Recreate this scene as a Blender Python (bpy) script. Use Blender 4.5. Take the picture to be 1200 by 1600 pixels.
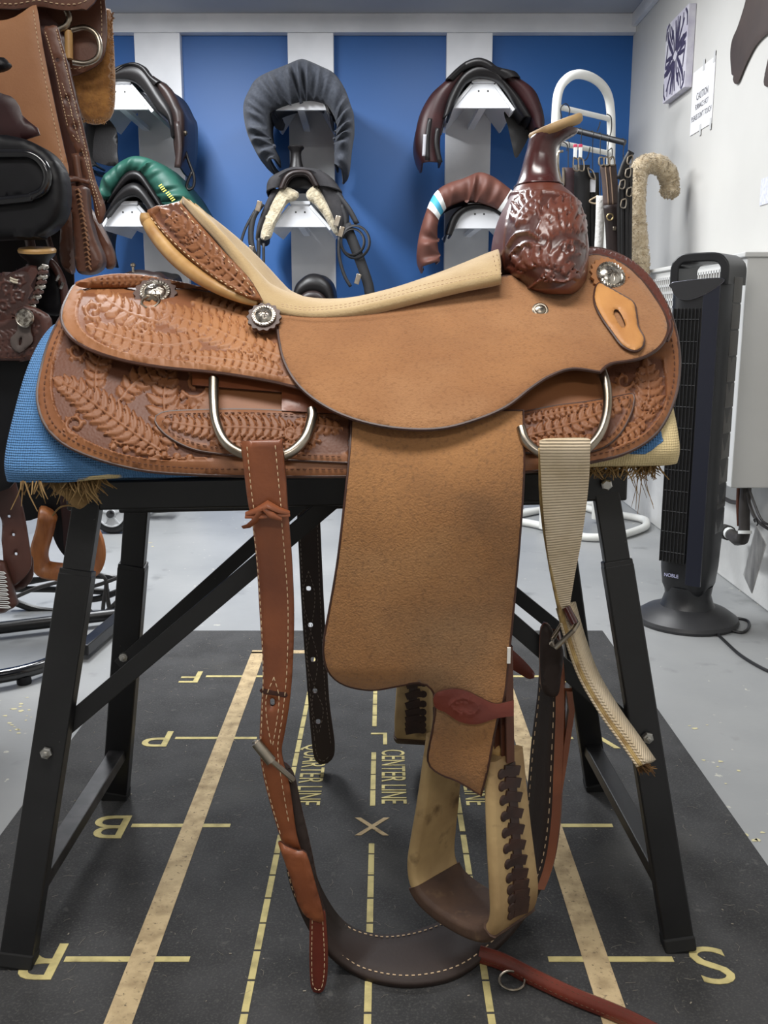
import bpy, bmesh, math, random
import numpy as np
from mathutils import Vector, Matrix
from mathutils.geometry import delaunay_2d_cdt

random.seed(7); np.random.seed(7)
for o in list(bpy.data.objects): bpy.data.objects.remove(o)
scene = bpy.context.scene
COL = scene.collection

# ---------------------------------------------------------------- camera
F = 1500.0; H = 0.88; TH = math.atan(0.2); CT = math.cos(TH); ST = math.sin(TH)
cam = bpy.data.cameras.new('camera'); camo = bpy.data.objects.new('camera', cam); COL.objects.link(camo)
camo.location = (0, 0, H); camo.rotation_euler = (math.pi/2 - TH, 0, 0)
cam.sensor_fit = 'HORIZONTAL'; cam.sensor_width = 36; cam.lens = 45; cam.clip_start = 0.02
scene.camera = camo

# ---------------------------------------------------------------- world, lamps, exposure
w = bpy.data.worlds.new('world'); scene.world = w; w.use_nodes = True
w.node_tree.nodes['Background'].inputs[0].default_value = (0.80, 0.88, 1.0, 1)
w.node_tree.nodes['Background'].inputs[1].default_value = 0.35
scene.view_settings.view_transform = 'Standard'; scene.view_settings.look = 'None'
scene.view_settings.gamma = 1; scene.view_settings.use_curve_mapping = False
scene.view_settings.exposure = 0.0
def area(name, loc, sx, sy, power, col=(1, .97, .93), rot=(0, 0, 0)):
    l = bpy.data.lights.new(name, 'AREA'); l.shape = 'RECTANGLE'; l.size = sx; l.size_y = sy; l.energy = power; l.color = col
    o = bpy.data.objects.new(name, l); o.location = loc; o.rotation_euler = rot; COL.objects.link(o); return o
area('ceiling_lamp_front', (-0.30, 0.75, 2.28), 1.3, .40, 36)
area('ceiling_lamp_left', (-0.95, 3.3, 2.28), .40, 1.3, 92, (.96, .98, 1.0))
area('ceiling_lamp_right', (0.25, 3.6, 2.28), .40, 1.0, 26, (.98, .99, 1.0))
area('ceiling_lamp_rear', (0.1, -1.3, 2.28), 1.3, .40, 30)

# ---------------------------------------------------------------- pixel helpers (photo is 1200 x 1600)
def slope(v):
    b = (np.asarray(v, float) - 800) / F
    return (-ST - b*CT) / (CT - b*ST)
def P(u, v, D):
    """point seen at pixel u,v on the plane y = D"""
    b = (v - 800) / F; t = D / (CT - b*ST)
    return Vector(((u - 600)/F*t, D, H + t*(-ST - b*CT)))
def G(u, v, z=0.0):
    """point seen at pixel u,v on the level z"""
    s = float(slope(v)); return P(u, v, (z - H)/s)
def PX(u, v, X):
    """point seen at pixel u,v on the plane x = X"""
    b = (v - 800)/F; t = X/((u - 600)/F)
    return Vector((X, t*(CT - b*ST), H + t*(-ST - b*CT)))
def PG(u, v, D, z0=.006):
    p = P(u, v, D)
    return p if p.z > z0 else G(u, v, z0)
def NP(u, v, D):
    u = np.asarray(u, float); v = np.asarray(v, float); D = np.asarray(D, float)
    b = (v - 800)/F; t = D/(CT - b*ST)
    return np.stack([(u - 600)/F*t, D + 0*t, H + t*(-ST - b*CT)], -1)
def proj(p):
    p = np.asarray(p, float); x = p[..., 0]; y = p[..., 1]; z = p[..., 2] - H
    zc = y*CT - z*ST; up = y*ST + z*CT
    return 600 + F*x/zc, 800 - F*up/zc

# ---------------------------------------------------------------- materials
def lin(c):
    return tuple((x/255/12.92 if x/255 <= .04045 else ((x/255 + .055)/1.055)**2.4) for x in c) + (1,)
MATS = {}
def mat(name, c, rough=.6, metal=0, c2=None, ns=8, detail=6, lo=.35, hi=.65, bs=0, bstr=.0, coat=0, sheen=0, spec=.5,
        dye=None, speck=None, stretch=None, bdist=.002, trans=0):
    """procedural material: two colours mixed by noise, optional dye attribute, fine bump"""
    if name in MATS: return MATS[name]
    m = bpy.data.materials.new(name); m.use_nodes = True; MATS[name] = m
    nt = m.node_tree; N = nt.nodes; L = nt.links; b = N['Principled BSDF']
    b.inputs['Roughness'].default_value = rough; b.inputs['Metallic'].default_value = metal
    b.inputs['Specular IOR Level'].default_value = spec
    if coat: b.inputs['Coat Weight'].default_value = coat; b.inputs['Coat Roughness'].default_value = .18
    if sheen: b.inputs['Sheen Weight'].default_value = sheen; b.inputs['Sheen Roughness'].default_value = .5
    if trans: b.inputs['Transmission Weight'].default_value = trans
    tc = N.new('ShaderNodeTexCoord'); src = tc.outputs['Object']
    if stretch:
        mp = N.new('ShaderNodeMapping'); mp.inputs['Scale'].default_value = stretch; L.new(src, mp.inputs[0]); src = mp.outputs[0]
    col = N.new('ShaderNodeRGB'); col.outputs[0].default_value = lin(c); cur = col.outputs[0]
    def mix(fac, other, typ='MIX'):
        nonlocal cur
        x = N.new('ShaderNodeMix'); x.data_type = 'RGBA'; x.blend_type = typ
        L.new(fac, x.inputs['Factor']); L.new(cur, x.inputs['A']); x.inputs['B'].default_value = other; cur = x.outputs['Result']
    def noise(scale, d, lo, hi):
        n = N.new('ShaderNodeTexNoise'); n.inputs['Scale'].default_value = scale; n.inputs['Detail'].default_value = d
        L.new(src, n.inputs['Vector'])
        r = N.new('ShaderNodeMapRange'); r.inputs['From Min'].default_value = lo; r.inputs['From Max'].default_value = hi
        L.new(n.outputs['Fac'], r.inputs['Value']); return r.outputs['Result']
    if c2: mix(noise(ns, detail, lo, hi), lin(c2))
    if dye:
        a = N.new('ShaderNodeAttribute'); a.attribute_name = 'dye'; mix(a.outputs['Fac'], lin(dye))
    if speck:
        for (sc, l0, h0, cc) in speck: mix(noise(sc, 4, l0, h0), lin(cc))
    L.new(cur, b.inputs['Base Color'])
    if bs:
        n = N.new('ShaderNodeTexNoise'); n.inputs['Scale'].default_value = bs; n.inputs['Detail'].default_value = 5
        L.new(src, n.inputs['Vector'])
        bp = N.new('ShaderNodeBump'); bp.inputs['Strength'].default_value = bstr; bp.inputs['Distance'].default_value = bdist
        L.new(n.outputs['Fac'], bp.inputs['Height']); L.new(bp.outputs[0], b.inputs['Normal'])
    return m

# ---------------------------------------------------------------- mesh building
def empty(name, loc, label, cat, group=None):
    o = bpy.data.objects.new(name, None); COL.objects.link(o); o.location = loc; o.empty_display_size = .05
    o['label'] = label; o['category'] = cat
    if group: o['group'] = group
    return o
def adopt(o, parent):
    o.parent = parent
    if parent.type == 'EMPTY': o.matrix_parent_inverse = Matrix.Translation(-parent.location)
    else: o.matrix_parent_inverse = Matrix.Identity(4)
class MB:
    def __init__(s): s.v = []; s.f = []; s.m = []
    def add(s, v, f, m=0):
        o = len(s.v); s.v += [tuple(p) for p in v]; s.f += [tuple(i + o for i in q) for q in f]; s.m += [m]*len(f)
    def box(s, c, size, R=None, m=0):
        x, y, z = (k/2 for k in size); pts = [Vector((a*x, b*y, d*z)) for a in (-1, 1) for b in (-1, 1) for d in (-1, 1)]
        if R is not None: pts = [R @ p for p in pts]
        c = Vector(c); s.add([p + c for p in pts], [(0, 1, 3, 2), (4, 6, 7, 5), (0, 4, 5, 1), (2, 3, 7, 6), (0, 2, 6, 4), (1, 5, 7, 3)], m); return s
    def beam(s, a, b, w, h, side=(0, 1, 0), m=0):
        """rectangular bar from a to b; w is measured along 'side', h across it"""
        a = Vector(a); b = Vector(b); d = (b - a).normalized(); sd = Vector(side); sd = (sd - d*sd.dot(d)).normalized(); t = d.cross(sd)
        pts = [p + sd*(i*w/2) + t*(j*h/2) for p in (a, b) for i, j in ((-1, -1), (1, -1), (1, 1), (-1, 1))]
        s.add(pts, [(3, 2, 1, 0), (4, 5, 6, 7), (0, 1, 5, 4), (1, 2, 6, 5), (2, 3, 7, 6), (3, 0, 4, 7)], m); return s
    def tube(s, path, r, n=10, closed=False, m=0, flat=1.0):
        path = [Vector(p) for p in path]; k = len(path); rs = r if isinstance(r, (list, tuple)) else [r]*k
        T = []
        for i in range(k):
            if closed: t = path[(i+1) % k] - path[i-1]
            else: t = path[min(i+1, k-1)] - path[max(i-1, 0)]
            T.append(t.normalized())
        u = T[0].orthogonal().normalized(); vs = []
        for i in range(k):
            u = (u - T[i]*u.dot(T[i])).normalized(); w_ = T[i].cross(u)
            for j in range(n):
                a = 2*math.pi*j/n; vs.append(path[i] + u*(math.cos(a)*rs[i]) + w_*(math.sin(a)*rs[i]*flat))
        fs = []
        for i in range(k if closed else k-1):
            for j in range(n):
                a = i*n + j; b = i*n + (j+1) % n; c = ((i+1) % k)*n + (j+1) % n; d = ((i+1) % k)*n + j; fs.append((a, b, c, d))
        if not closed: fs += [tuple(range(n-1, -1, -1)), tuple(range((k-1)*n, k*n))]
        s.add(vs, fs, m); return s
    def lathe(s, c, axis, prof, n=24, m=0, sx=1.0, xdir=None):
        """prof: (radius, height along axis); sx stretches one direction"""
        ax = Vector(axis).normalized(); u = (Vector(xdir) - ax*Vector(xdir).dot(ax)).normalized() if xdir else ax.orthogonal().normalized()
        w_ = ax.cross(u); c = Vector(c); vs = []
        for (r, h) in prof:
            for j in range(n):
                a = 2*math.pi*j/n; vs.append(c + ax*h + u*(math.cos(a)*r*sx) + w_*(math.sin(a)*r))
        fs = [(i*n+j, i*n+(j+1) % n, (i+1)*n+(j+1) % n, (i+1)*n+j) for i in range(len(prof)-1) for j in range(n)]
        fs += [tuple(range(n-1, -1, -1)), tuple(range((len(prof)-1)*n, len(prof)*n))]
        s.add(vs, fs, m); return s
    def grid(s, rows, m=0, closed=False):
        k = len(rows[0]); vs = [p for r in rows for p in r]
        fs = [(i*k+j, i*k+(j+1) % k, (i+1)*k+(j+1) % k, (i+1)*k+j) for i in range(len(rows)-1) for j in range(k if closed else k-1)]
        s.add(vs, fs, m); return s
    def build(s, name, mats, parent=None, smooth=True, bevel=0, solid=0, sub=0, angle=40, label=None, offset=0):
        if not isinstance(mats, (list, tuple)): mats = [mats]
        me = bpy.data.meshes.new(name); V = np.array(s.v, float); loc = Vector((0, 0, 0))
        if parent is None:
            mn = V.min(0); mx = V.max(0); loc = Vector(((mn[0]+mx[0])/2, (mn[1]+mx[1])/2, mn[2])); V = V - np.array(loc)
        me.from_pydata(V.tolist(), [], s.f)
        for mm in mats: me.materials.append(mm)
        me.polygons.foreach_set('material_index', s.m)
        o = bpy.data.objects.new(name, me); COL.objects.link(o); o.location = loc
        bm = bmesh.new(); bm.from_mesh(me)
        bmesh.ops.recalc_face_normals(bm, faces=bm.faces); bm.to_mesh(me); bm.free()
        if smooth:
            me.polygons.foreach_set('use_smooth', [True]*len(me.polygons))
            me.set_sharp_from_angle(angle=math.radians(angle))
        if solid: k = o.modifiers.new('thickness', 'SOLIDIFY'); k.thickness = solid; k.offset = offset
        if bevel: k = o.modifiers.new('bevel', 'BEVEL'); k.width = bevel; k.segments = 2; k.limit_method = 'ANGLE'
        if sub: k = o.modifiers.new('sub', 'SUBSURF'); k.levels = sub; k.render_levels = sub
        if parent is not None: adopt(o, parent)
        if label: o['label'] = label
        return o
def tag(o, label, cat, group=None):
    o['label'] = label; o['category'] = cat
    if group: o['group'] = group
    return o
def struct(o): o['kind'] = 'structure'; return o
def stuff(o): o['kind'] = 'stuff'; return o

def cr(pts, step=6, closed=False):
    """Catmull-Rom through pixel points; a third value of 1 marks a corner"""
    pts = [tuple(p) for p in pts]; n = len(pts); out = []
    xy = [np.array(p[:2], float) for p in pts]; co = [len(p) > 2 and p[2] == 1 for p in pts]
    for i in range(n if closed else n-1):
        p1 = xy[i]; p2 = xy[(i+1) % n]
        p0 = p1*2 - p2 if (co[i] or (not closed and i == 0)) else xy[i-1]
        p3 = p2*2 - p1 if (co[(i+1) % n] or (not closed and i == n-2)) else xy[(i+2) % n]
        k = max(2, int(np.linalg.norm(p2 - p1)/step))
        for j in range(k):
            t = j/k; out.append(.5*((2*p1) + (p2-p0)*t + (2*p0-5*p1+4*p2-p3)*t*t + (3*p1-p0-3*p2+p3)*t**3))
    if not closed: out.append(xy[-1])
    return np.array(out)
def cr3(pts, k=6, closed=False):
    """Catmull-Rom through points of any dimension, k samples per span"""
    p = [np.array(q, float) for q in pts]; n = len(p); out = []
    for i in range(n if closed else n-1):
        p1 = p[i]; p2 = p[(i+1) % n]; p0 = p[i-1] if (closed or i) else 2*p1-p2; p3 = p[(i+2) % n] if (closed or i < n-2) else 2*p2-p1
        for j in range(k):
            t = j/k; out.append(.5*((2*p1)+(p2-p0)*t+(2*p0-5*p1+4*p2-p3)*t*t+(3*p1-p0-3*p2+p3)*t**3))
    if not closed: out.append(p[-1])
    return out
def pin(x, y, poly):
    inside = np.zeros(x.shape, bool); n = len(poly); j = n-1
    for i in range(n):
        xi, yi = poly[i]; xj, yj = poly[j]
        if yi != yj:
            c = ((yi > y) != (yj > y)) & (x < (xj-xi)*(y-yi)/(yj-yi) + xi); inside ^= c
        j = i
    return inside
class Tool:
    """carved relief drawn in the plane of a leather panel: h raised height 0..1, bg matted ground"""
    def __init__(s, x0, y0, x1, y1, sc=1.0):
        s.x0, s.y0, s.sc = x0, y0, sc; s.w = int((x1-x0)*sc)+1; s.hh = int((y1-y0)*sc)+1
        s.h = np.zeros((s.hh, s.w)); s.bg = np.zeros((s.hh, s.w)); s.Y, s.X = np.mgrid[0:s.hh, 0:s.w]; s.X = s.X/sc + x0; s.Y = s.Y/sc + y0
    def win(s, x, y, r):
        i0 = max(0, int((y-r-s.y0)*s.sc)); i1 = min(s.hh, int((y+r-s.y0)*s.sc)+2); j0 = max(0, int((x-r-s.x0)*s.sc)); j1 = min(s.w, int((x+r-s.x0)*s.sc)+2)
        return slice(i0, max(i0, i1)), slice(j0, max(j0, j1))
    def ground(s, poly): s.bg[pin(s.X, s.Y, cr(poly, 5, True))] = 1
    def leaf(s, x, y, ang, L, W, h=1.0):
        w_ = s.win(x, y, L+W); X = s.X[w_]-x; Y = s.Y[w_]-y; c, n = math.cos(ang), math.sin(ang)
        a = (X*c+Y*n)/L; b = (-X*n+Y*c)/W
        wd = np.clip(np.sin(np.pi*np.clip(a, 0, 1)**.75), 0, 1); r = np.abs(b)/(wd+1e-3)
        v = np.where((a > 0) & (a < 1) & (r < 1), h*(.45+.55*a)*np.sqrt(np.clip(1-r*r, 0, 1))*(.72+.28*np.clip(np.abs(b)*5, 0, 1)), 0)
        s.h[w_] = np.where(v > 0, v, s.h[w_]*np.where((a > -.1) & (a < 1.14) & (r < 1.45), 0, 1) - np.where((v <= 0) & (a > -.05) & (a < 1.14) & (r < 1.4), .35, 0)*(s.h[w_] > -.2))
    def stroke(s, pts, wd=3.0, h=.8, step=1.5):
        for (x, y) in cr(pts, step):
            w_ = s.win(x, y, wd+1); r = np.hypot(s.X[w_]-x, s.Y[w_]-y)/wd; s.h[w_] = np.maximum(s.h[w_], h*np.sqrt(np.clip(1-r*r, 0, 1)))
    def groove(s, pts, wd=1.6, d=.8, step=1.2):
        for (x, y) in cr(pts, step):
            w_ = s.win(x, y, wd+1); r = np.hypot(s.X[w_]-x, s.Y[w_]-y)/wd; s.h[w_] = np.minimum(s.h[w_], np.where(r < 1, -d*(1-r*r), s.h[w_]))
    def fern(s, pts, L=22, W=7, gap=9, spread=.95, stem=2.2):
        p = cr(pts, 1.0); n = len(p); gap = gap*1.42; W = W*.80; L = L*1.15; i = int(gap*.7)
        while i < n-2:
            t = i/n; d = p[min(i+2, n-1)]-p[i-2]; a = math.atan2(d[1], d[0]); l = L*(.45+.75*math.sin(math.pi*min(1, t*.85+.12)))
            s.leaf(*p[i], a-spread, l, W); s.leaf(*p[i], a+spread, l, W); i += int(gap)
        s.leaf(*p[-1], math.atan2(*(p[-1]-p[-4])[::-1]), L*.7, W); s.stroke(pts, stem, .75)
    def scroll(s, x, y, r, a0, turns=1.2, wd=3, leaves=True, sgn=1):
        pts = []
        for k in range(14):
            t = k/13; a = a0+sgn*t*turns*2*math.pi; rr = r*(1-.72*t); pts.append((x+rr*math.cos(a), y+rr*math.sin(a)))
            if leaves and k % 2 == 0 and k < 10: s.leaf(pts[-1][0], pts[-1][1], a+sgn*.9, r*.55, r*.2)
        s.stroke(pts, wd, .95)
    def flower(s, x, y, r, n=6, a0=0):
        for k in range(n): s.leaf(x, y, a0+2*math.pi*k/n, r, r*.38)
        s.stroke([(x-.1, y), (x+.1, y)], r*.28, 1.1)
    def soften(s, k=1):
        for _ in range(k):
            p = np.pad(s.h, 1, mode='edge'); s.h = (p[:-2, 1:-1]+p[2:, 1:-1]+p[1:-1, :-2]+p[1:-1, 2:]+2*p[1:-1, 1:-1])/6
        return s
    def sample(s, u, v):
        i = np.clip(np.round((v-s.y0)*s.sc).astype(int), 0, s.hh-1); j = np.clip(np.round((u-s.x0)*s.sc).astype(int), 0, s.w-1)
        ok = (u >= s.x0) & (u <= s.x0+(s.w-1)/s.sc) & (v >= s.y0) & (v <= s.y0+(s.hh-1)/s.sc)
        h = s.h[i, j]; bg = s.bg[i, j]*(np.abs(h) < .12); rnd = np.random.rand(*np.shape(u))
        return np.where(ok, h - bg*(.50+.14*rnd), 0), np.where(ok, bg, 0)

def put_mesh(name, V, Fs, mats, parent, mi=None, dye=None, smooth=True, angle=50):
    me = bpy.data.meshes.new(name); loc = np.zeros(3)
    if parent is None:
        loc = np.array([(V[:, 0].min()+V[:, 0].max())/2, (V[:, 1].min()+V[:, 1].max())/2, V[:, 2].min()])
    me.from_pydata((V-loc).tolist(), [], Fs)
    for m in (mats if isinstance(mats, (list, tuple)) else [mats]): me.materials.append(m)
    if mi is not None: me.polygons.foreach_set('material_index', mi)
    if dye is not None:
        a = me.attributes.new('dye', 'FLOAT', 'POINT'); a.data.foreach_set('value', dye.astype(np.float32))
    if smooth:
        me.polygons.foreach_set('use_smooth', [True]*len(me.polygons)); me.set_sharp_from_angle(angle=math.radians(angle))
    o = bpy.data.objects.new(name, me); COL.objects.link(o); o.location = loc
    if parent is not None: adopt(o, parent)
    return o
def tri_fill(outline, res, fine=None, fres=2.5, holes=()):
    b = cr(outline, res*.8, True); hs = [cr(h_, max(2, res*.4), True) for h_ in holes]
    x0, y0 = b.min(0); x1, y1 = b.max(0)
    pts = [b]+hs
    def gridpts(r):
        gx, gy = np.meshgrid(np.arange(x0, x1, r), np.arange(y0, y1, r*.87)); gx = gx + (np.arange(gx.shape[0]) % 2)[:, None]*r/2
        return gx.ravel(), gy.ravel()
    def far(gx, gy, r):
        ok = pin(gx, gy, b)
        for h_ in hs: ok &= ~pin(gx, gy, h_)
        gx = gx[ok]; gy = gy[ok]; keep = np.ones(len(gx), bool)
        bb = np.concatenate([b]+hs)
        for i in range(0, len(gx), 4000):
            d = np.hypot(gx[i:i+4000, None]-bb[None, :, 0], gy[i:i+4000, None]-bb[None, :, 1]).min(1); keep[i:i+4000] = d > r*.45
        return gx[keep], gy[keep]
    gx, gy = gridpts(res)
    if fine is not None:
        m = fine(gx, gy); gx, gy = gx[~m], gy[~m]
    gx, gy = far(gx, gy, res); allp = [np.concatenate([b]+hs), np.stack([gx, gy], -1)]
    if fine is not None:
        fx, fy = gridpts(fres); m = fine(fx, fy); fx, fy = far(fx[m], fy[m], fres); allp.append(np.stack([fx, fy], -1))
    A = np.concatenate(allp); edges = []; o = 0
    for lp in [b]+hs:
        n = len(lp); edges += [(o+i, o+(i+1) % n) for i in range(n)]; o += n
    r = delaunay_2d_cdt([Vector(p) for p in A.tolist()], edges, [], 2 if holes else 1, 1e-4)
    V = np.array([tuple(v) for v in r[0]]); T = [tuple(f) for f in r[2]]
    if holes:
        C = np.array([V[list(t)].mean(0) for t in T]); ok = pin(C[:, 0], C[:, 1], b)
        for h_ in hs: ok &= ~pin(C[:, 0], C[:, 1], h_)
        T = [t for t, k in zip(T, ok) if k]
    return V, T
def sheet(name, outline, depth, mats, parent, thick=.004, res=9, tool=None, relief=.0013, fres=1.7, holes=(), mirror=None, rnd=.35, label=None, edge=0):
    """a leather panel: outline in pixels, depth(u,v) its distance, real thickness, optional carved relief"""
    fine = None
    if tool is not None:
        fine = lambda x, y: np.any([np.abs(t.sample(x, y)[0]) > 1e-3 for t in tool], axis=0) if len(x) else np.zeros(0, bool)
        tl = tool
        def fine(x, y):
            m = np.zeros(len(x), bool)
            for t in tl: m |= (t.sample(x, y)[1] > 0) | (np.abs(t.sample(x, y)[0]) > 0)
            return m
    V2, T = tri_fill(outline, res, fine, fres, holes)
    u, v = V2[:, 0], V2[:, 1]; V = NP(u, v, depth(u, v)); Ta = np.array(T)
    fn = np.cross(V[Ta[:, 1]]-V[Ta[:, 0]], V[Ta[:, 2]]-V[Ta[:, 0]])
    flip = (fn*(V[Ta[:, 0]]-np.array([0, 0, H]))).sum(1) > 0
    Ta[flip] = Ta[flip][:, [0, 2, 1]]; fn[flip] *= -1
    vn = np.zeros_like(V)
    for k in range(3): np.add.at(vn, Ta[:, k], fn)
    vn /= np.linalg.norm(vn, axis=1)[:, None]+1e-12
    dye = np.zeros(len(V)); hh = np.zeros(len(V))
    if tool is not None:
        for t in tool:
            a, d = t.sample(u, v); hh += a; dye = np.maximum(dye, d)
    cnt = {}
    for t in Ta.tolist():
        for i in range(3): e = (t[i], t[(i+1) % 3]); cnt[e] = 1
    bnd = [e for e in cnt if (e[1], e[0]) not in cnt]
    bv = np.zeros(len(V), bool); bv[[e[0] for e in bnd]] = True
    Fr = V + vn*(hh*relief)[:, None] - vn*(bv*thick*rnd)[:, None]; Bk = V - vn*thick + vn*(bv*thick*rnd*.6)[:, None]
    n = len(V); Fs = [tuple(t) for t in Ta.tolist()] + [(t[0]+n, t[2]+n, t[1]+n) for t in Ta.tolist()] + [(e[1], e[0], e[0]+n, e[1]+n) for e in bnd]
    nm = len(mats) if isinstance(mats, (list, tuple)) else 1
    mi = [0]*len(Ta) + [min(2, nm-1) if nm > 2 else 0]*len(Ta) + [min(1, nm-1)]*len(bnd)
    VV = np.concatenate([Fr, Bk]); dd = np.concatenate([dye, dye*0])
    o = put_mesh(name, VV, Fs, mats, parent, mi, dd, angle=60)
    if label: o['label'] = label
    if edge:
        nb = len(cr(outline, res*.8, True)); lp = V[:nb]-vn[:nb]*thick*.5; st = max(1, int(5/(res*.8)))
        mb = MB(); mb.tube([Vector(q) for q in lp[::st]], edge, 6, True); mb.build('burnished_edge', mats[1], o)
    if mirror is not None:
        VM = VV.copy(); VM[:, 1] = 2*mirror - VM[:, 1]
        put_mesh(name, VM, [tuple(reversed(q)) for q in Fs], mats, parent, mi, dd, angle=60)
    return o
def stitches(name, lines, depth, m, parent, off=.0012, L=5.0, gap=3.2, r=.0007, closed=False):
    """thread stitches lying on a panel along pixel lines"""
    mb = MB()
    for ln in lines:
        p = cr(ln, 1.0, closed); i = 0; st = int(L+gap)
        while i+int(L) < len(p):
            a = p[i]; b = p[i+int(L)]; D = depth(np.array([a[0], b[0]]), np.array([a[1], b[1]]))
            A = P(a[0], a[1], D[0]-off); B = P(b[0], b[1], D[1]-off); M = (A+B)/2 + Vector((0, -r*.9, 0))
            mb.tube([A, M, B], [r*.7, r, r*.7], 5); i += st
    return stuff(mb.build(name, m, parent))
# ---------------------------------------------------------------- the room
XR = 1.20; DB = 4.98; ZC = 2.306; XL = -2.3; YB = -2.6
m_floor = mat('painted_concrete', (152, 153, 153), .42, c2=(136, 138, 139), ns=2.2, bs=60, bstr=.12, speck=[(38, .70, .73, (190, 188, 176)), (9, .62, .75, (120, 122, 122))])
m_wall = mat('white_wall_paint', (206, 205, 201), .55, c2=(197, 196, 192), ns=1.5, bs=90, bstr=.06)
m_block = mat('white_painted_block', (214, 214, 212), .6, c2=(188, 188, 186), ns=5, bs=30, bstr=.35, bdist=.006)
m_blue = mat('blue_wall_paint', (33, 92, 158), .5, c2=(30, 86, 150), ns=1.0, bs=70, bstr=.05)
m_trim = mat('white_trim_paint', (234, 235, 238), .45, c2=(210, 212, 216), ns=3, bs=50, bstr=.05)
m_ceil = mat('ceiling_paint', (172, 176, 184), .8, c2=(164, 168, 176), ns=2)
t = .06
struct(MB().box(((XL+XR)/2, (DB+YB)/2, -t/2), (XR-XL+.3, DB-YB+.3, t)).build('floor', m_floor, smooth=False))
struct(MB().box(((XL+XR)/2, (DB+YB)/2, ZC+t/2), (XR-XL+.3, DB-YB+.3, t)).build('ceiling', m_ceil, smooth=False))
struct(MB().box(((XL+XR)/2, DB+t/2, ZC/2), (XR-XL, t, ZC)).build('wall_back', m_blue, smooth=False))
struct(MB().box((XR+t/2, (DB+YB)/2, ZC/2), (t, DB-YB, ZC)).build('wall_right', m_wall, smooth=False))
struct(MB().box((XL-t/2, (DB+YB)/2, ZC/2), (t, DB-YB, ZC)).build('wall_left', m_wall, smooth=False))
struct(MB().box(((XL+XR)/2, YB-t/2, ZC/2), (XR-XL, t, ZC)).build('wall_front', m_wall, smooth=False))
# beam under the ceiling, wall posts and the trim along the right wall
za = P(600, 54, DB-.02).z
struct(MB().box(((XL+XR)/2, DB-.03, (ZC+za)/2), (XR-XL, .06, ZC-za)).build('trim_1', m_trim, bevel=.003))
POST = [(209, 281), (449, 521), (698, 770)]
for i, (a, b) in enumerate(POST):
    xa = P(a, 60, DB-.05).x; xb = P(b, 60, DB-.05).x
    struct(MB().box(((xa+xb)/2, DB-.025, za/2), (xb-xa, .05, za)).build('trim_%d' % (i+2), m_trim, bevel=.003))
struct(MB().box((XR-.012, (DB+YB)/2, ZC-.03), (.024, DB-YB, .06)).build('trim_5', m_trim, bevel=.003))
# rough painted footing along the right wall
struct(MB().box((XR-.01, (DB+YB)/2, .19), (.02, DB-YB-.01, .38)).build('baseboard_right', m_block, bevel=.004))

# ---------------------------------------------------------------- arena mat
m_mat = mat('black_rubber_mat', (56, 56, 57), .85, c2=(38, 38, 39), ns=9, bs=240, bstr=.55, speck=[(55, .66, .74, (74, 73, 71)), (3.2, .58, .8, (70, 69, 66)), (160, .66, .74, (92, 88, 82)), (300, .50, .85, (78, 77, 75))])
m_print = mat('worn_cream_print', (192, 170, 132), .85, c2=(146, 126, 94), ns=34, lo=.42, hi=.72, bs=240, bstr=.6, speck=[(150, .60, .72, (96, 84, 66))])
m_print2 = mat('yellow_cream_print', (198, 184, 126), .85, c2=(150, 138, 94), ns=36, lo=.45, hi=.75, bs=240, bstr=.4)
mx0, mx1, my0, my1 = -.665, .628, .46, 2.637
fm = MB().box(((mx0+mx1)/2, (my0+my1)/2, .003), (mx1-mx0, my1-my0, .006)).build('floor_mat', m_mat, bevel=.002)
tag(fm, 'black rubber floor mat printed with a cream dressage arena diagram', 'mat')
ML = fm.location
def mat_piece(name, mb, m): 
    o = mb.build(name, m, fm, smooth=False); o.matrix_parent_inverse = Matrix.Translation(-ML); return o
XC = -.021; XS = (XC-.316, XC+.316); YX = 1.551; U = .361
def flat(mb, x0, x1, y0, y1, z=.0064): mb.box(((x0+x1)/2, (y0+y1)/2, z), (x1-x0, y1-y0, .0009))
for x in XS: mb = MB(); flat(mb, x-.018, x+.018, YX-2.5*U, YX+2.5*U); mat_piece('side_line', mb, m_print)
for y in (YX-2.5*U, YX+2.5*U): mb = MB(); flat(mb, XS[0]-.018, XS[1]+.018, y-.012, y+.012); mat_piece('end_line', mb, m_print)
for k in range(-2, 3):
    y = YX+k*U
    mb = MB(); flat(mb, XS[0]-.108, XS[0]+.066, y-.0055, y+.0055, .0062); mat_piece('tick_line', mb, m_print2)
    mb = MB(); flat(mb, XS[1]-.066, XS[1]+.108, y-.0055, y+.0055, .0062); mat_piece('tick_line', mb, m_print2)
def dashes(x, spans, wd=.0095):
    for (a, b) in spans:
        y = a
        while y < b-.01:
            e = min(b, y+.058); mb = MB(); flat(mb, x-wd/2, x+wd/2, y, e); mat_piece('dash', mb, m_print2); y = e+.0045
dashes(XC, [(YX-2.5*U, YX-.06), (YX+.07, YX+U-.07), (YX+U+.06, YX+2.4*U)])
for x in (XC-.158, XC+.158): dashes(x, [(YX-2.5*U, YX-.02), (YX-.02, YX+2.4*U)])
def text_mesh(txt, size, xscale=1.0):
    c = bpy.data.curves.new('lettering', 'FONT'); c.body = txt; c.size = size; c.align_x = 'CENTER'; c.align_y = 'CENTER'; c.resolution_u = 4
    o = bpy.data.objects.new('lettering', c); COL.objects.link(o); bpy.context.view_layer.update()
    me = bpy.data.meshes.new_from_object(o.evaluated_get(bpy.context.evaluated_depsgraph_get()))
    bpy.data.objects.remove(o); bpy.data.curves.remove(c)
    for v in me.vertices: v.co.x *= xscale
    return me
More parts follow.
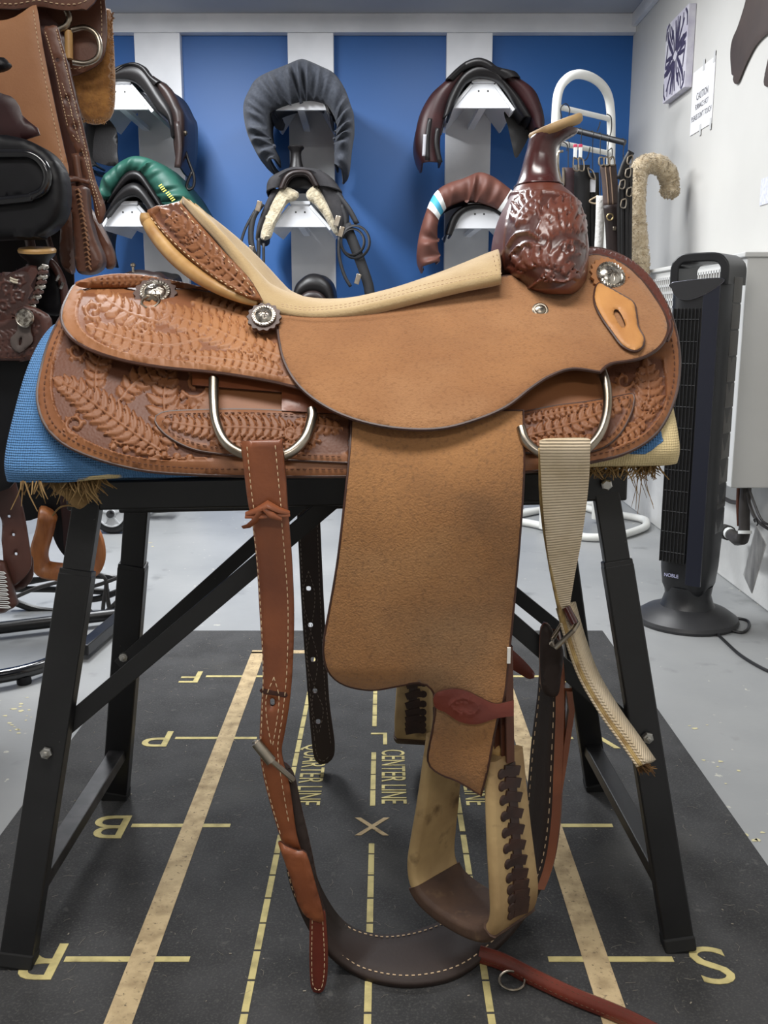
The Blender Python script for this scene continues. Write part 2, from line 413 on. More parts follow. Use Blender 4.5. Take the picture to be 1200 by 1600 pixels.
def lettering(name, txt, size, M, m, parent, xscale=1.0, solid=.0006):
    me = text_mesh(txt, size, xscale); me.transform(M); me.materials.clear(); me.materials.append(m)
    o = bpy.data.objects.new(name, me); COL.objects.link(o); adopt(o, parent); k = o.modifiers.new('thickness', 'SOLIDIFY'); k.thickness = solid; k.offset = 0
    return o
def mat_text(txt, size, x, y, rz, xs=1.0, m=None):
    o = lettering('lettering', txt, size, Matrix.Translation((x, y, .0066)) @ Matrix.Rotation(rz, 4, 'Z'), m or m_print2, fm, xs, .0008); o.matrix_parent_inverse = Matrix.Translation(-ML)
for k, (a, b) in zip((2, 1, 0, -1, -2), (('F', 'K'), ('P', 'V'), ('B', 'E'), ('R', 'S'), ('M', 'H'))):
    y = YX+k*U
    mat_text(a, .112, XS[0]-.142, y, math.pi, 1.15); mat_text(b, .112, XS[1]+.158, y-.008, math.pi, 1.15)
mat_text('X', .088, XC, YX, math.pi, 1.0, m_print); mat_text('L', .085, XC+.013, YX+U, math.pi)
mat_text('CENTER LINE', .068, XC+.037, YX+.19, -math.pi/2, .56)
mat_text('QUARTER LINE', .068, XC-.158+.035, YX+.20, -math.pi/2, .56); mat_text('QUARTER LINE', .068, XC+.158+.035, YX+.20, -math.pi/2, .56)

lint = MB()
for i in range(520):
    x = random.uniform(mx0+.02, mx1-.02); y = random.uniform(.95, my1-.02); a = random.uniform(0, 6.28); l = random.uniform(.004, .02); b = a+random.uniform(-.9, .9)
    lint.tube([(x, y, .0068), (x+l*.5*math.cos(a), y+l*.5*math.sin(a), .0074), (x+l*.5*math.cos(a)+l*.5*math.cos(b), y+l*.5*math.sin(a)+l*.5*math.sin(b), .0068)], .00017, 3)
for i in range(160):
    x = random.uniform(mx0+.02, mx1-.02); y = random.uniform(.95, my1-.02); a = random.uniform(0, 6.28); r = random.uniform(.0006, .0016); lint.box((x, y, .0068), (r*2.4, r, .0008), Matrix.Rotation(a, 3, 'Z'))
stuff(mat_piece('lint', lint, mat('pale_lint', (150, 142, 128), .9)))
flk = MB()
for cu, cv, n_, sp in ((22, 1112, 16, 24), (18, 1140, 10, 14), (1168, 1306, 9, 16), (1130, 1200, 5, 30), (1180, 1380, 7, 18), (1060, 1130, 3, 30), (230, 850, 4, 30)):
    for i in range(n_):
        q = G(cu+random.gauss(0, sp), cv+random.gauss(0, sp*.35), .0006); k = 6; r = random.uniform(.002, .008); a0 = random.random()*6
        flk.add([(q.x+r*random.uniform(.5, 1.3)*math.cos(a0+j*6.283/k), q.y+r*random.uniform(.4, 1)*math.sin(a0+j*6.283/k), .0006) for j in range(k)], [tuple(range(k))])
fl_ = stuff(flk.build('paint_flakes', mat('yellowed_paint_flake', (198, 190, 150), .7), bpy.data.objects['floor'], smooth=False)); fl_.matrix_parent_inverse = Matrix.Translation(-bpy.data.objects['floor'].location)

# ---------------------------------------------------------------- folding saddle stand
m_blk = mat('black_powder_coat', (24, 24, 26), .38, c2=(17, 17, 19), ns=14, bs=160, bstr=.08, speck=[(120, .74, .77, (70, 68, 66))])
m_blkrub = mat('scuffed_black_steel', (62, 60, 62), .45, c2=(24, 24, 26), ns=26, lo=.35, hi=.6)
m_bolt = mat('zinc_bolt', (190, 188, 182), .32, metal=1)
Dc = 1.43
stand = empty('saddle_stand', (-.03, Dc, 0), 'black folding steel saddle stand with a blue padded top under the tan saddle', 'saddle stand')
ZT = .655
def leg(foot, top, w, kink, name='leg'):
    f = Vector(foot); tp = Vector(top); k = f.lerp(tp, kink)
    mb = MB(); mb.beam(f, k, w*.62, w, (0, 1, 0)); o = mb.build(name, m_blk, stand, smooth=False, bevel=.0025)
    d = (tp-f).normalized(); mb = MB(); mb.beam(k-d*.03, tp, w*.5, w*.84, (0, 1, 0)); mb.build('upper_tube', m_blk, o, smooth=False, bevel=.002)
    mb = MB(); mb.beam(k-d*.004, k+d*.006, w*.60, w*.97, (0, 1, 0)); mb.build('collar', m_blk, o, smooth=False, bevel=.002)
    return f, tp, o
FN = [G(28, 1512, 0), G(1060, 1486, 0)]; FF = [G(181, 1250, 0), G(932, 1236, 0)]
TN = [P(140, 773, 1.33), P(944, 757, 1.33)]; TF = [P(216, 780, 1.53), P(866, 766, 1.53)]
legs = []
for f, tp, w, kk in ((FN[0], TN[0], .046, .83), (FN[1], TN[1], .042, .83), (FF[0], TF[0], .046, .80), (FF[1], TF[1], .042, .80)):
    legs.append(leg(f+Vector((0, 0, .0065)), tp, w, kk))
for a, b in ((TN[0], TN[1]), (TF[0], TF[1])):
    mb = MB(); d = Vector((.03, 0, 0)); mb.beam(Vector(a)-d, Vector(b)+d, .025, .042, (0, 1, 0)); mb.build('top_rail', m_blk, stand, smooth=False, bevel=.003)
mb = MB(); mb.box((-.03, Dc, ZT+.012), (.56, .16, .03)); mb.build('top_plate', m_blk, stand, smooth=False, bevel=.004)
# diagonal braces meeting under the middle, and cross bars low between the legs
def onleg(i, v):
    f, tp, _ = legs[i]
    for k in range(200):
        p = f.lerp(tp, k/199)
        if proj(p)[1] < v: return p
    return tp
mid_n = P(560, 756, 1.36); mid_f = P(560, 760, 1.50)
for i, v, mid in ((0, 1160, mid_n), (1, 1160, mid_n), (2, 1028, mid_f), (3, 1004, mid_f)):
    p = onleg(i, v); off = Vector((0, -.018 if i > 1 else .018, 0)); q = Vector(mid)+Vector((-.009 if i < 2 else (-.063 if i == 2 else .037), 0, 0))
    mb = MB(); d = (p-q).normalized(); mb.beam(p+off+d*.012, q, .004, .026 if i < 2 else .023, (0, 1, 0)); mb.beam(p+off+d*.012+Vector((0, .008, .0)), q+Vector((0, .008, .0)), .018, .004, (0, 1, 0))
    mb.build('brace', m_blk, stand, smooth=False, bevel=.001)
for i, v in ((0, 1168), (1, 1146), (2, 1022), (3, 1006)):
    p = onleg(i, v); mb = MB(); y = -.0165; mb.lathe(p+Vector((0, y, 0)), (0, -1, 0), [(.0085, 0), (.0085, .004), (.0075, .0062), (.004, .0066), (.004, .009), (.002, .0095)], 6 if i < 2 else 8)
    mb.build('bolt', m_bolt, stand, smooth=False)
p = P(947, 757, 1.31); MB().lathe(p, (0, -1, 0), [(.008, 0), (.008, .005), (.006, .007)], 6).build('bolt', m_bolt, stand, smooth=False)
for a, b, va, vb in ((0, 2, 1402, 1176), (1, 3, 1392, 1166)):
    p = onleg(a, va); q = onleg(b, vb); mb = MB(); mb.beam(p+Vector((0, .012, 0)), q-Vector((0, .012, 0)), .030, .020, (1, 0, 0)); mb.build('cross_bar', [m_blkrub if a == 0 else m_blk], stand, smooth=False, bevel=.002)
for i in range(4):
    f, tp, o = legs[i]; d = (tp-f).normalized(); MB().beam(f-d*.002, f+d*.02, .031, .048 if i % 2 == 0 else .044, (0, 1, 0)).build('rubber_foot', mat('black_rubber_foot', (20, 20, 21), .8), o, smooth=False, bevel=.003)

# blue cloth-covered pad, a rounded roof over the stand, worn through to yellow foam at its edges
def blue_cloth():
    m = bpy.data.materials.new('worn_blue_cloth'); m.use_nodes = True; nt = m.node_tree; N = nt.nodes; L = nt.links; b = N['Principled BSDF']
    b.inputs['Roughness'].default_value = .85
    tc = N.new('ShaderNodeTexCoord'); n = N.new('ShaderNodeTexNoise'); n.inputs['Scale'].default_value = 9; n.inputs['Detail'].default_value = 8; L.new(tc.outputs['Object'], n.inputs['Vector'])
    a = N.new('ShaderNodeAttribute'); a.attribute_name = 'dye'
    ad = N.new('ShaderNodeMath'); ad.operation = 'MULTIPLY_ADD'; L.new(n.outputs['Fac'], ad.inputs[0]); ad.inputs[1].default_value = .9; L.new(a.outputs['Fac'], ad.inputs[2])
    r = N.new('ShaderNodeMapRange'); r.inputs['From Min'].default_value = 1.0; r.inputs['From Max'].default_value = 1.02; L.new(ad.outputs[0], r.inputs['Value'])
    n2 = N.new('ShaderNodeTexNoise'); n2.inputs['Scale'].default_value = 14; n2.inputs['Detail'].default_value = 5; L.new(tc.outputs['Object'], n2.inputs['Vector'])
    c1 = N.new('ShaderNodeMix'); c1.data_type = 'RGBA'; c1.inputs['A'].default_value = lin((66, 120, 180)); c1.inputs['B'].default_value = lin((104, 154, 204)); L.new(n2.outputs['Fac'], c1.inputs['Factor'])
    c2 = N.new('ShaderNodeMix'); c2.data_type = 'RGBA'; L.new(r.outputs[0], c2.inputs['Factor']); L.new(c1.outputs['Result'], c2.inputs['A']); c2.inputs['B'].default_value = lin((206, 186, 140)); L.new(c2.outputs['Result'], b.inputs['Base Color'])
    w1 = N.new('ShaderNodeTexWave'); w1.inputs['Scale'].default_value = 105; w1.bands_direction = 'X'; w2 = N.new('ShaderNodeTexWave'); w2.inputs['Scale'].default_value = 105; w2.bands_direction = 'Z'
    for q in (w1, w2): L.new(tc.outputs['Object'], q.inputs['Vector']); q.inputs['Distortion'].default_value = 1.5; q.inputs['Detail Scale'].default_value = 2
    mx0 = N.new('ShaderNodeMath'); mx0.operation = 'ADD'; L.new(w1.outputs['Fac'], mx0.inputs[0]); L.new(w2.outputs['Fac'], mx0.inputs[1])
    inv = N.new('ShaderNodeMath'); inv.operation = 'MULTIPLY_ADD'; L.new(r.outputs[0], inv.inputs[0]); inv.inputs[1].default_value = -.85; inv.inputs[2].default_value = 1.0
    mx = N.new('ShaderNodeMath'); mx.operation = 'MULTIPLY'; L.new(mx0.outputs[0], mx.inputs[0]); L.new(inv.outputs[0], mx.inputs[1])
    bp = N.new('ShaderNodeBump'); bp.inputs['Strength'].default_value = .75; bp.inputs['Distance'].default_value = .003; L.new(mx.outputs[0], bp.inputs['Height']); L.new(bp.outputs[0], b.inputs['Normal'])
    return m
m_cloth = blue_cloth()
PZ = [(-.285, .672), (-.292, .688), (-.286, .706), (-.262, .738), (-.21, .79), (-.15, .835), (-.09, .868), (-.04, .880), (0, .882)]
PZ = PZ + [(-a, b) for a, b in reversed(PZ[:-1])]
def wrinkle(x, y, z): return .0035*math.sin(9*x+14*z)+.0025*math.sin(31*x-22*z+1)+.002*math.sin(53*x+47*z)
xs = [-.473, -.472, -.466, -.452]+[-.42+i*.02 for i in range(38)]+[.352, .362, .366, .367]
rows = []; dy = []
def pad_shrink(x):
    e = min(x+.473, .367-x); return 0 if e > .022 else .022-math.sqrt(max(0, .022**2-(.022-e)**2))
for x in xs:
    row = []; s = pad_shrink(x)
    for (wy, z) in cr3(PZ, 3):
        k = 1-s/.29; zl = .683+.022*(x+.47)/.84; zz = zl+(z-.672)*k*(.882-zl)/(.882-.672); y = Dc+wy*k*.90; wr = wrinkle(x, y, z) if abs(wy) > .05 else 0
        row.append((x, y-abs(wr)*.6 if wy < 0 else y, zz+wr*.35))
    row += [(x, Dc+.10, .676), (x, Dc-.10, .676)]; rows.append(row)
mb = MB(); mb.grid(rows, 0, True); n = len(rows[0]); mb.add(rows[0], [tuple(range(n))]); mb.add(rows[-1], [tuple(range(n))])
pad = mb.build('padded_cover', m_cloth, stand, angle=60, label='sky blue woven cloth cover worn through to yellow foam at its edges')
a = pad.data.attributes.new('dye', 'FLOAT', 'POINT'); val = []
for v in pad.data.vertices:
    x, y, z = v.co
    e = .12
    zl = .683+.022*(x+.47)/.84
    if x > .17 and y < Dc: e = .22+.55*max(0, min(1.3, (x-.325)/.03))+.62*max(0, min(1.2, (zl+.030-z)/.022))
    elif z < .694 and y < Dc: e = .33+.22*math.sin(23*x)**2
    val.append(min(e, 1.1))
a.data.foreach_set('value', val)
m_burlap = mat('frayed_burlap', (150, 122, 80), .95, c2=(110, 84, 50), ns=40)
mb = MB()
def fringe(mb, x0, x1, y0, z0, n, L, r=.0011, sx=.02):
    for i in range(n):
        x = random.uniform(x0, x1); y = y0+random.uniform(-.015, .015); l = L*random.uniform(.4, 1); dx = random.uniform(-sx, sx)
        mb.tube([(x, y, z0), (x+dx*.4, y-.004, z0-l*.5), (x+dx, y-.002+random.uniform(-.01, .01), z0-l)], [r, r*.9, r*.5], 4)
fringe(mb, -.42, -.355, 1.20, .686, 60, .028); fringe(mb, -.448, -.42, 1.175, .686, 16, .036)
fringe(mb, -.40, -.365, 1.19, .686, 40, .034); fringe(mb, .225, .345, 1.20, .702, 160, .020); fringe(mb, .30, .325, 1.19, .695, 8, .055, .0006)
mb.tube([P(u, v, 1.2) for u, v in cr3([(122, 792), (105, 790), (92, 794), (82, 806)], 4)], .0012, 5)
stuff(mb.build('frayed_edge', m_burlap, stand))
sheet('burlap_flap', [(78, 748), (120, 748), (156, 750), (150, 772), (138, 786), (124, 796), (112, 790), (98, 776), (84, 768)], lambda u, v: 1.195+0*u, [m_burlap, m_burlap], stand, .004, 6)
# ================================================================ the western saddle on the stand
m_tool = mat('tooled_brown_leather', (142, 92, 56), .52, c2=(122, 76, 46), ns=7, bs=220, bstr=.15, bdist=.001, dye=(98, 60, 42), spec=.4)
m_toolL = mat('tooled_golden_leather', (164, 113, 73), .52, c2=(142, 94, 60), ns=7, bs=220, bstr=.15, bdist=.001, dye=(124, 78, 50), spec=.4)
m_edge = mat('burnished_dark_edge', (70, 40, 28), .45, c2=(52, 30, 22), ns=30)
m_suede = mat('golden_suede', (158, 110, 68), .92, c2=(140, 94, 57), ns=7, bs=420, bstr=.7, bdist=.0014, sheen=.25, speck=[(3.0, .50, .80, (184, 140, 98)), (5, .58, 1.0, (122, 82, 50)), (240, .50, .95, (116, 76, 42))], stretch=(1, 1, 1.6))
m_fender = mat('worn_fender_suede', (158, 112, 68), .95, c2=(134, 92, 56), ns=5, bs=420, bstr=.8, bdist=.0015, sheen=.2, speck=[(5, .46, .72, (106, 80, 55)), (8, .56, .95, (112, 80, 54)), (2.6, .55, .85, (168, 138, 102)), (220, .50, .95, (104, 74, 48))])
m_seat = mat('cream_suede', (186, 162, 122), .95, c2=(168, 142, 102), ns=14, bs=380, bstr=.5, bdist=.0012, sheen=.25)
m_raw = mat('yellowed_rawhide', (190, 152, 96), .5, c2=(158, 116, 66), ns=16, bs=90, bstr=.25, coat=.1)
m_stir = mat('dirty_rawhide', (184, 156, 110), .6, c2=(132, 103, 68), ns=9, lo=.38, hi=.68, bs=90, bstr=.3, speck=[(24, .6, .75, (92, 70, 46))])
m_swell = mat('oxblood_tooled_leather', (102, 52, 36), .38, c2=(80, 40, 31), ns=8, bs=120, bstr=.08, dye=(70, 34, 26), coat=.22)
m_hornw = mat('dark_oxblood_wrap', (80, 36, 34), .25, c2=(60, 28, 28), ns=9, bs=80, bstr=.1, coat=.5)
m_strapD = mat('brown_stirrup_leather', (100, 58, 38), .5, c2=(78, 44, 30), ns=12)
m_strap = mat('russet_strap_leather', (144, 82, 48), .42, c2=(116, 63, 38), ns=10, bs=200, bstr=.15, coat=.15)
m_strapE = mat('strap_dark_edge', (64, 34, 24), .45)
m_choc = mat('dark_chocolate_leather', (52, 40, 35), .68, c2=(46, 34, 30), ns=8, bs=200, bstr=.2)
m_red = mat('chestnut_strap_leather', (118, 52, 38), .35, c2=(98, 42, 32), ns=12, bs=200, bstr=.12, coat=.2)
m_thread = mat('cream_thread', (214, 186, 150), .8)
m_threadD = mat('brown_thread', (92, 56, 38), .8)
m_steel = mat('worn_steel', (176, 168, 156), .3, metal=1, c2=(140, 128, 112), ns=24)
m_silver = mat('engraved_silver', (196, 190, 180), .28, metal=1, c2=(120, 112, 104), ns=160, lo=.45, hi=.6)
m_lace = mat('dark_lacing', (62, 40, 32), .5, c2=(46, 30, 26), ns=30)
m_tread = mat('worn_tread_leather', (84, 62, 48), .7, c2=(64, 46, 38), ns=18, bs=120, bstr=.4, speck=[(30, .6, .72, (112, 90, 66))])
m_rosette = mat('dark_rosette_leather', (74, 46, 34), .5, c2=(58, 36, 28), ns=20)

sad = empty('western_saddle', (0, Dc, .70), 'tan and brown tooled western saddle with suede fender on the black stand', 'saddle')

def prof(tab, off=0.0, ends=.35):
    zs = np.array([a for a, _ in tab]); ws = np.array([b for _, b in tab])
    def d(u, v):
        u = np.asarray(u, float); s = slope(v); x = (u-600)/F*1.2; e = ends*np.maximum(0, np.abs(x+.03)-.2)**2
        lo = np.full(u.shape, .8); hi = np.full(u.shape, 1.6)
        for _ in range(34):
            D = (lo+hi)/2; g = (Dc-D)-(np.interp(H+D*s, zs, ws)+off-e); lo = np.where(g > 0, D, lo); hi = np.where(g > 0, hi, D)
        return (lo+hi)/2
    return d
def smoothtab(tab):
    p = np.array(tab); z = np.linspace(p[0, 0], p[-1, 0], 60); w_ = np.interp(z, p[:, 0], p[:, 1])
    for _ in range(12): w_[1:-1] = (w_[:-2]+2*w_[1:-1]+w_[2:])/4
    return list(zip(z, w_))
T_sk = smoothtab([(.60, .304), (.70, .304), (.738, .284), (.79, .238), (.842, .186), (.885, .13), (.92, .07), (.96, .0)])
T_rj = smoothtab([(.66, .335), (.70, .328), (.76, .300), (.80, .266), (.84, .226), (.88, .170), (.905, .12), (.925, .06), (.936, .0)])
T_sj = smoothtab([(.60, .352), (.70, .350), (.738, .330), (.79, .284), (.84, .236), (.88, .189), (.905, .157), (.93, .125), (.96, .075), (1.0, 0)])
T_fe = smoothtab([(.0, .300), (.30, .312), (.45, .322), (.66, .330), (.70, .326), (.74, .305), (.79, .26), (.85, .21)])
d_sk = prof(T_sk); d_rj = prof(T_rj); d_sj = prof(T_sj); d_fe0 = prof(T_fe, ends=0); d_sk1 = prof(T_sk, .007); d_sk2 = prof(T_sk, .004)
def shift(d, k): return lambda u, v: d(u, v)-k

# ---- skirt
sk = Tool(55, 430, 345, 745)
sk.ground([(100, 520), (112, 500), (160, 545), (330, 570), (335, 600), (262, 640), (240, 655), (245, 672), (300, 702), (330, 712), (250, 718), (180, 706), (120, 680), (88, 640), (80, 590)])
sk.fern([(262, 712), (220, 684), (170, 648), (122, 612), (100, 600)], 27, 9, 10, .95)
sk.fern([(150, 612), (150, 585), (158, 555), (172, 528)], 20, 7, 9)
sk.fern([(276, 700), (264, 668), (256, 628), (262, 584)], 25, 9, 11)
sk.fern([(186, 628), (205, 604), (230, 585), (256, 572)], 20, 8, 10)
sk.scroll(306, 600, 24, 2.6, 1.1, 3.2, sgn=-1); sk.scroll(118, 664, 17, 1.4, 1.1, 2.6); sk.scroll(120, 548, 17, -1.0, 1.0, 2.6)
sk.flower(300, 648, 17); sk.stroke([(176, 690), (220, 706), (270, 716), (320, 716)], 2.4, .8)
for k in range(7): sk.leaf(180+k*20, 693+k*3.6-(k*k*.12), 2.2, 13, 5)
sk.stroke([(100, 512), (84, 560), (80, 610), (92, 650), (122, 682), (180, 708), (250, 720), (330, 722)], 1.8, .9)
sf = Tool(920, 560, 1060, 715)
sf.ground([(935, 585), (960, 572), (1030, 560), (1040, 600), (1035, 640), (1000, 680), (950, 700), (965, 682), (988, 645), (992, 615)])
sf.fern([(1000, 660), (1012, 630), (1014, 600), (1010, 575)], 22, 8, 9); sf.fern([(1010, 655), (985, 675), (960, 690)], 13, 6, 8); sf.flower(1016, 636, 13); sf.scroll(975, 595, 14, .2, 1, 2.5)
sf.stroke([(1036, 560), (1042, 600), (1037, 640), (1008, 678), (960, 702)], 1.8, .9)
O_sk = [(128, 452), (100, 482), (76, 530), (62, 580), (57, 620), (68, 660), (98, 692), (150, 716), (220, 734), (300, 741), (420, 744), (540, 744), (700, 742), (830, 736), (930, 720), (985, 704), (1028, 674), (1054, 625), (1063, 570), (1057, 515), (1040, 468), (1010, 425, 1), (900, 470), (700, 540), (420, 520), (200, 450)]
sheet('skirt', O_sk, d_sk, [m_tool, m_edge], sad, .006, 10, [sk, sf], .0026, mirror=Dc, edge=0.0022)
# rolled edge piece along the bottom of the skirt and its stitching
stitches('stitching', [[(118, 478), (92, 520), (76, 565), (69, 612), (78, 653), (106, 683), (156, 707), (222, 724), (300, 731), (380, 733), (540, 733)],
                       [(1048, 520), (1054, 570), (1046, 622), (1020, 667), (980, 696), (928, 711), (860, 724)]], d_sk, m_threadD, sad, L=5, gap=4, r=.0009)
# ---- carved rigging panels sewn over the skirt
rp = Tool(235, 630, 550, 725)
rp.ground([(256, 655), (300, 650), (540, 655), (540, 705), (430, 702), (330, 693), (290, 683), (266, 670)])
rp.fern([(500, 690), (440, 672), (380, 668), (320, 668), (268, 660)], 20, 7, 9); rp.fern([(330, 690), (400, 692), (480, 698)], 10, 5, 8); rp.fern([(535, 670), (500, 665), (470, 660)], 13, 6, 8); rp.scroll(455, 676, 13, .5, 1, 2.5)
rig = sheet('rigging_panel', [(242, 656), (252, 643), (300, 639), (400, 638), (545, 646, 1), (545, 722, 1), (430, 716), (330, 706), (290, 696), (258, 677)], d_sk1, [m_tool, m_edge], sad, .006, 8, [rp], .0026, mirror=Dc, edge=0.0016)
stitches('stitching', [[(254, 660), (262, 649), (300, 646), (400, 645), (540, 652)], [(256, 664), (280, 683), (330, 698), (430, 708), (540, 714)]], d_sk1, m_threadD, rig, L=5, gap=4, r=.0008)
rq = Tool(805, 605, 1000, 712)
rq.ground([(815, 650), (870, 640), (930, 632), (978, 625), (975, 645), (955, 676), (930, 690), (815, 695)])
rq.fern([(818, 684), (860, 672), (900, 660), (970, 632)], 18, 8, 10); rq.fern([(940, 684), (900, 688), (850, 690), (818, 694)], 9, 6, 8); rq.fern([(818, 656), (850, 650), (900, 640)], 8, 5, 7)
rig2 = sheet('rigging_panel', [(806, 644, 1), (870, 632), (930, 624), (988, 613, 1), (992, 620), (986, 646), (966, 680), (932, 702), (870, 706), (806, 706, 1)], d_sk1, [m_tool, m_edge], sad, .006, 8, [rq], .0028, mirror=Dc, edge=0.0016)
stitches('stitching', [[(815, 648), (870, 638), (930, 630), (982, 620), (978, 646), (960, 676), (928, 695)]], d_sk1, m_threadD, rig2, L=5, gap=4, r=.0008)
sheet('rigging_strap', [(440, 592, 1), (540, 606, 1), (545, 646, 1), (440, 640, 1)], shift(d_sk1, .004), [m_strap, m_edge], sad, .005, 12)
sheet('rigging_strap', [(300, 574, 1), (450, 590, 1), (450, 612, 1), (300, 600, 1)], shift(d_sk1, .003), [m_strap, m_edge], sad, .005, 12)

# ---- rear jockey
rj = Tool(95, 430, 475, 612)
rj.ground([(128, 460), (165, 450), (250, 455), (340, 466), (420, 500), (440, 560), (446, 588), (380, 574), (270, 560), (190, 548), (140, 524), (122, 496)])
rj.fern([(446, 560), (390, 538), (335, 514), (280, 496), (236, 480)], 23, 9, 11)
rj.fern([(318, 528), (268, 540), (210, 534), (150, 514)], 22, 9, 11)
rj.fern([(250, 504), (204, 490), (172, 472), (160, 458)], 20, 8, 10)
rj.fern([(440, 582), (396, 568), (340, 560), (290, 556)], 13, 7, 9)
rj.fern([(300, 472), (350, 484), (410, 510)], 15, 7, 9)
rj.scroll(222, 512, 14, 3, 1.1, 2.6, sgn=-1); rj.scroll(146, 484, 15, 1, 1.1, 2.6); rj.flower(398, 552, 15)
rj.stroke([(128, 456), (118, 492), (136, 526), (190, 551), (270, 564), (380, 578), (450, 592)], 1.6, .9)
O_rj = [(122, 440), (104, 462), (95, 490), (103, 516), (132, 540), (182, 558), (250, 571), (340, 580), (420, 593), (475, 606, 1), (470, 560), (445, 510), (425, 488, 1), (400, 474), (330, 455), (250, 443), (170, 439)]
sheet('rear_jockey', O_rj, d_rj, [m_toolL, m_edge], sad, .006, 9, [rj], .0024, mirror=Dc, edge=0.0024)
tp = Tool(115, 420, 305, 455); tp.ground([(140, 440), (190, 432), (240, 436), (280, 444), (200, 446)]); tp.fern([(270, 442), (220, 438), (150, 440)], 8, 4, 7)
sheet('rear_jockey_top', [(116, 441), (150, 431), (190, 427), (240, 432), (305, 449), (240, 449), (160, 450), (125, 449)], lambda u, v: Dc-.065+0*u, [m_tool, m_edge], sad, .012, 8, [tp], .001, mirror=Dc)

# ---- front jockey border and the suede seat jockey over it
O_fj = [(915, 392), (935, 385), (975, 398), (1010, 425), (1038, 465), (1051, 505), (1044, 530, 1), (1000, 520), (960, 440)]
fj = Tool(905, 378, 1060, 535); fj.ground([(930, 390), (975, 402), (1008, 430), (1034, 468), (1046, 505), (1036, 500), (1000, 440), (960, 408)]); fj.fern([(1046, 505), (1030, 465), (1002, 428), (970, 406), (935, 393)], 9, 5, 7)
sheet('front_jockey', O_fj, shift(d_sj, -.006), [m_swell, m_edge], sad, .006, 8, [fj], .001, mirror=Dc, edge=0.002)
O_sj = [(432, 488, 1), (436, 530), (446, 568), (470, 604), (510, 634), (560, 655), (620, 667), (685, 668), (740, 655), (790, 634), (830, 604), (860, 585), (895, 574), (938, 579, 1), (955, 566), (1000, 558), (1030, 541), (1044, 516), (1040, 490), (1022, 460), (1000, 432), (970, 408), (925, 396), (880, 420), (800, 428), (740, 434), (670, 448), (600, 466), (520, 482)]
sj = sheet('seat_jockey', O_sj, d_sj, [m_suede, m_edge], sad, .006, 8, mirror=Dc, label='golden brown suede seat jockey with a scalloped front', edge=0.0022)

# ---- padded seat
ST_ = [(290, 312, 284, 317, .015, .02, 314), (312, 328, 306, 343, .055, .065, 335), (337, 352, 333, 372, .09, .10, 385), (362, 378, 358, 402, .112, .125, 425), (386, 404, 384, 434, .122, .145, 450), (408, 428, 404, 466, .127, .163, 462),
       (430, 447, 432, 484, .126, .176, 470), (480, 464, 482, 491, .120, .182, 476), (540, 466, 540, 486, .11, .182, 474), (600, 454, 605, 472, .10, .178, 464), (660, 435, 665, 457, .09, .172, 448), (720, 412, 725, 443, .08, .166, 425), (756, 397, 760, 437, .075, .162, 405), (778, 389, 783, 432, .073, .160, 395)]
rows = []
for (ut, vt, ub, vb, wt, wb, vc) in cr3(ST_, 5):
    B = P(ub, vb, Dc-wb-.004); Tt = P(ut, vt, Dc-wt); C = P(ut, vc, Dc); C.x = Tt.x
    half = cr3([B, (B+Tt)/2+Vector((0, -.006, .006)), Tt, Tt.lerp(C, .5)+Vector((0, 0, -.004)), C], 4)
    half = [Vector(q) for q in half]; far = [Vector((q.x, 2*Dc-q.y, q.z)) for q in reversed(half[:-1])]; rows.append(half+far)
mb = MB(); mb.grid(rows); seat = mb.build('seat', m_seat, sad, solid=.012, angle=70, offset=-1, label='cream quilted suede seat')
def d_seat(u, v):
    ub = np.array([s[2] for s in ST_]); wb = np.array([s[5] for s in ST_]); return Dc-np.interp(u, ub, wb)-.012+0*np.asarray(v)
stitches('stitching', [[(776, 396), (780, 412), (783, 426)], [(770, 398), (774, 414), (777, 427)], [(440, 478), (482, 484), (540, 479), (605, 465), (665, 450), (725, 437), (790, 426)], [(440, 475), (482, 480), (540, 475), (605, 460), (665, 444), (725, 431), (770, 424)]], lambda u, v: d_seat(u, v)-.001, m_thread, seat, L=4, gap=3, r=.0006)

# ---- cantle: carved facing, rawhide binding
def d_can(u, v):
    s = np.clip(((np.asarray(u, float)-252)*175+(np.asarray(v, float)-322)*152)/(175**2+152**2), 0, 1.05); return Dc-.172*np.sin(np.pi/2*np.clip(s, 0, 1))**.85-.006
ca = Tool(225, 305, 412, 475, 1.0)
ca.ground([(240, 328), (272, 318), (282, 330), (316, 368), (350, 406), (378, 436), (396, 462), (352, 436), (318, 412), (286, 384), (256, 354)])
ca.fern([(392, 458), (350, 420), (320, 392), (290, 360), (262, 336)], 20, 8, 10); ca.flower(300, 372, 12); ca.scroll(278, 348, 11, .6, 1, 2.5); ca.scroll(340, 412, 11, 3.4, 1, 2.5)
ca.stroke([(238, 333), (256, 360), (286, 389), (318, 417), (352, 441), (392, 464)], 1.6, .9)
can = sheet('cantle', [(230, 328, 1), (252, 318), (276, 311, 1), (286, 322), (318, 358), (354, 398), (384, 430), (409, 469, 1), (387, 466), (352, 447), (317, 423), (283, 395), (252, 365), (232, 340)], d_can, [m_tool, m_edge], sad, .014, 8, [ca], .0028, mirror=Dc)
stitches('stitching', [[(236, 340), (255, 362), (285, 391), (318, 419), (352, 443), (388, 463)], [(282, 324), (314, 361), (350, 401), (380, 433), (402, 464)]], d_can, m_thread, can, L=5, gap=4, r=.0008)
bp_ = cr3([(229, 334, 7), (231, 346, 10), (246, 371, 11), (273, 402, 11), (306, 429, 10.5), (341, 450, 9), (374, 465, 7), (402, 475, 4)], 5)
bp3 = [P(u, v, float(d_can(np.array([u]), np.array([v]))[0])+.010) for u, v, _ in bp_]; br = [r*.00092 for _, _, r in bp_]
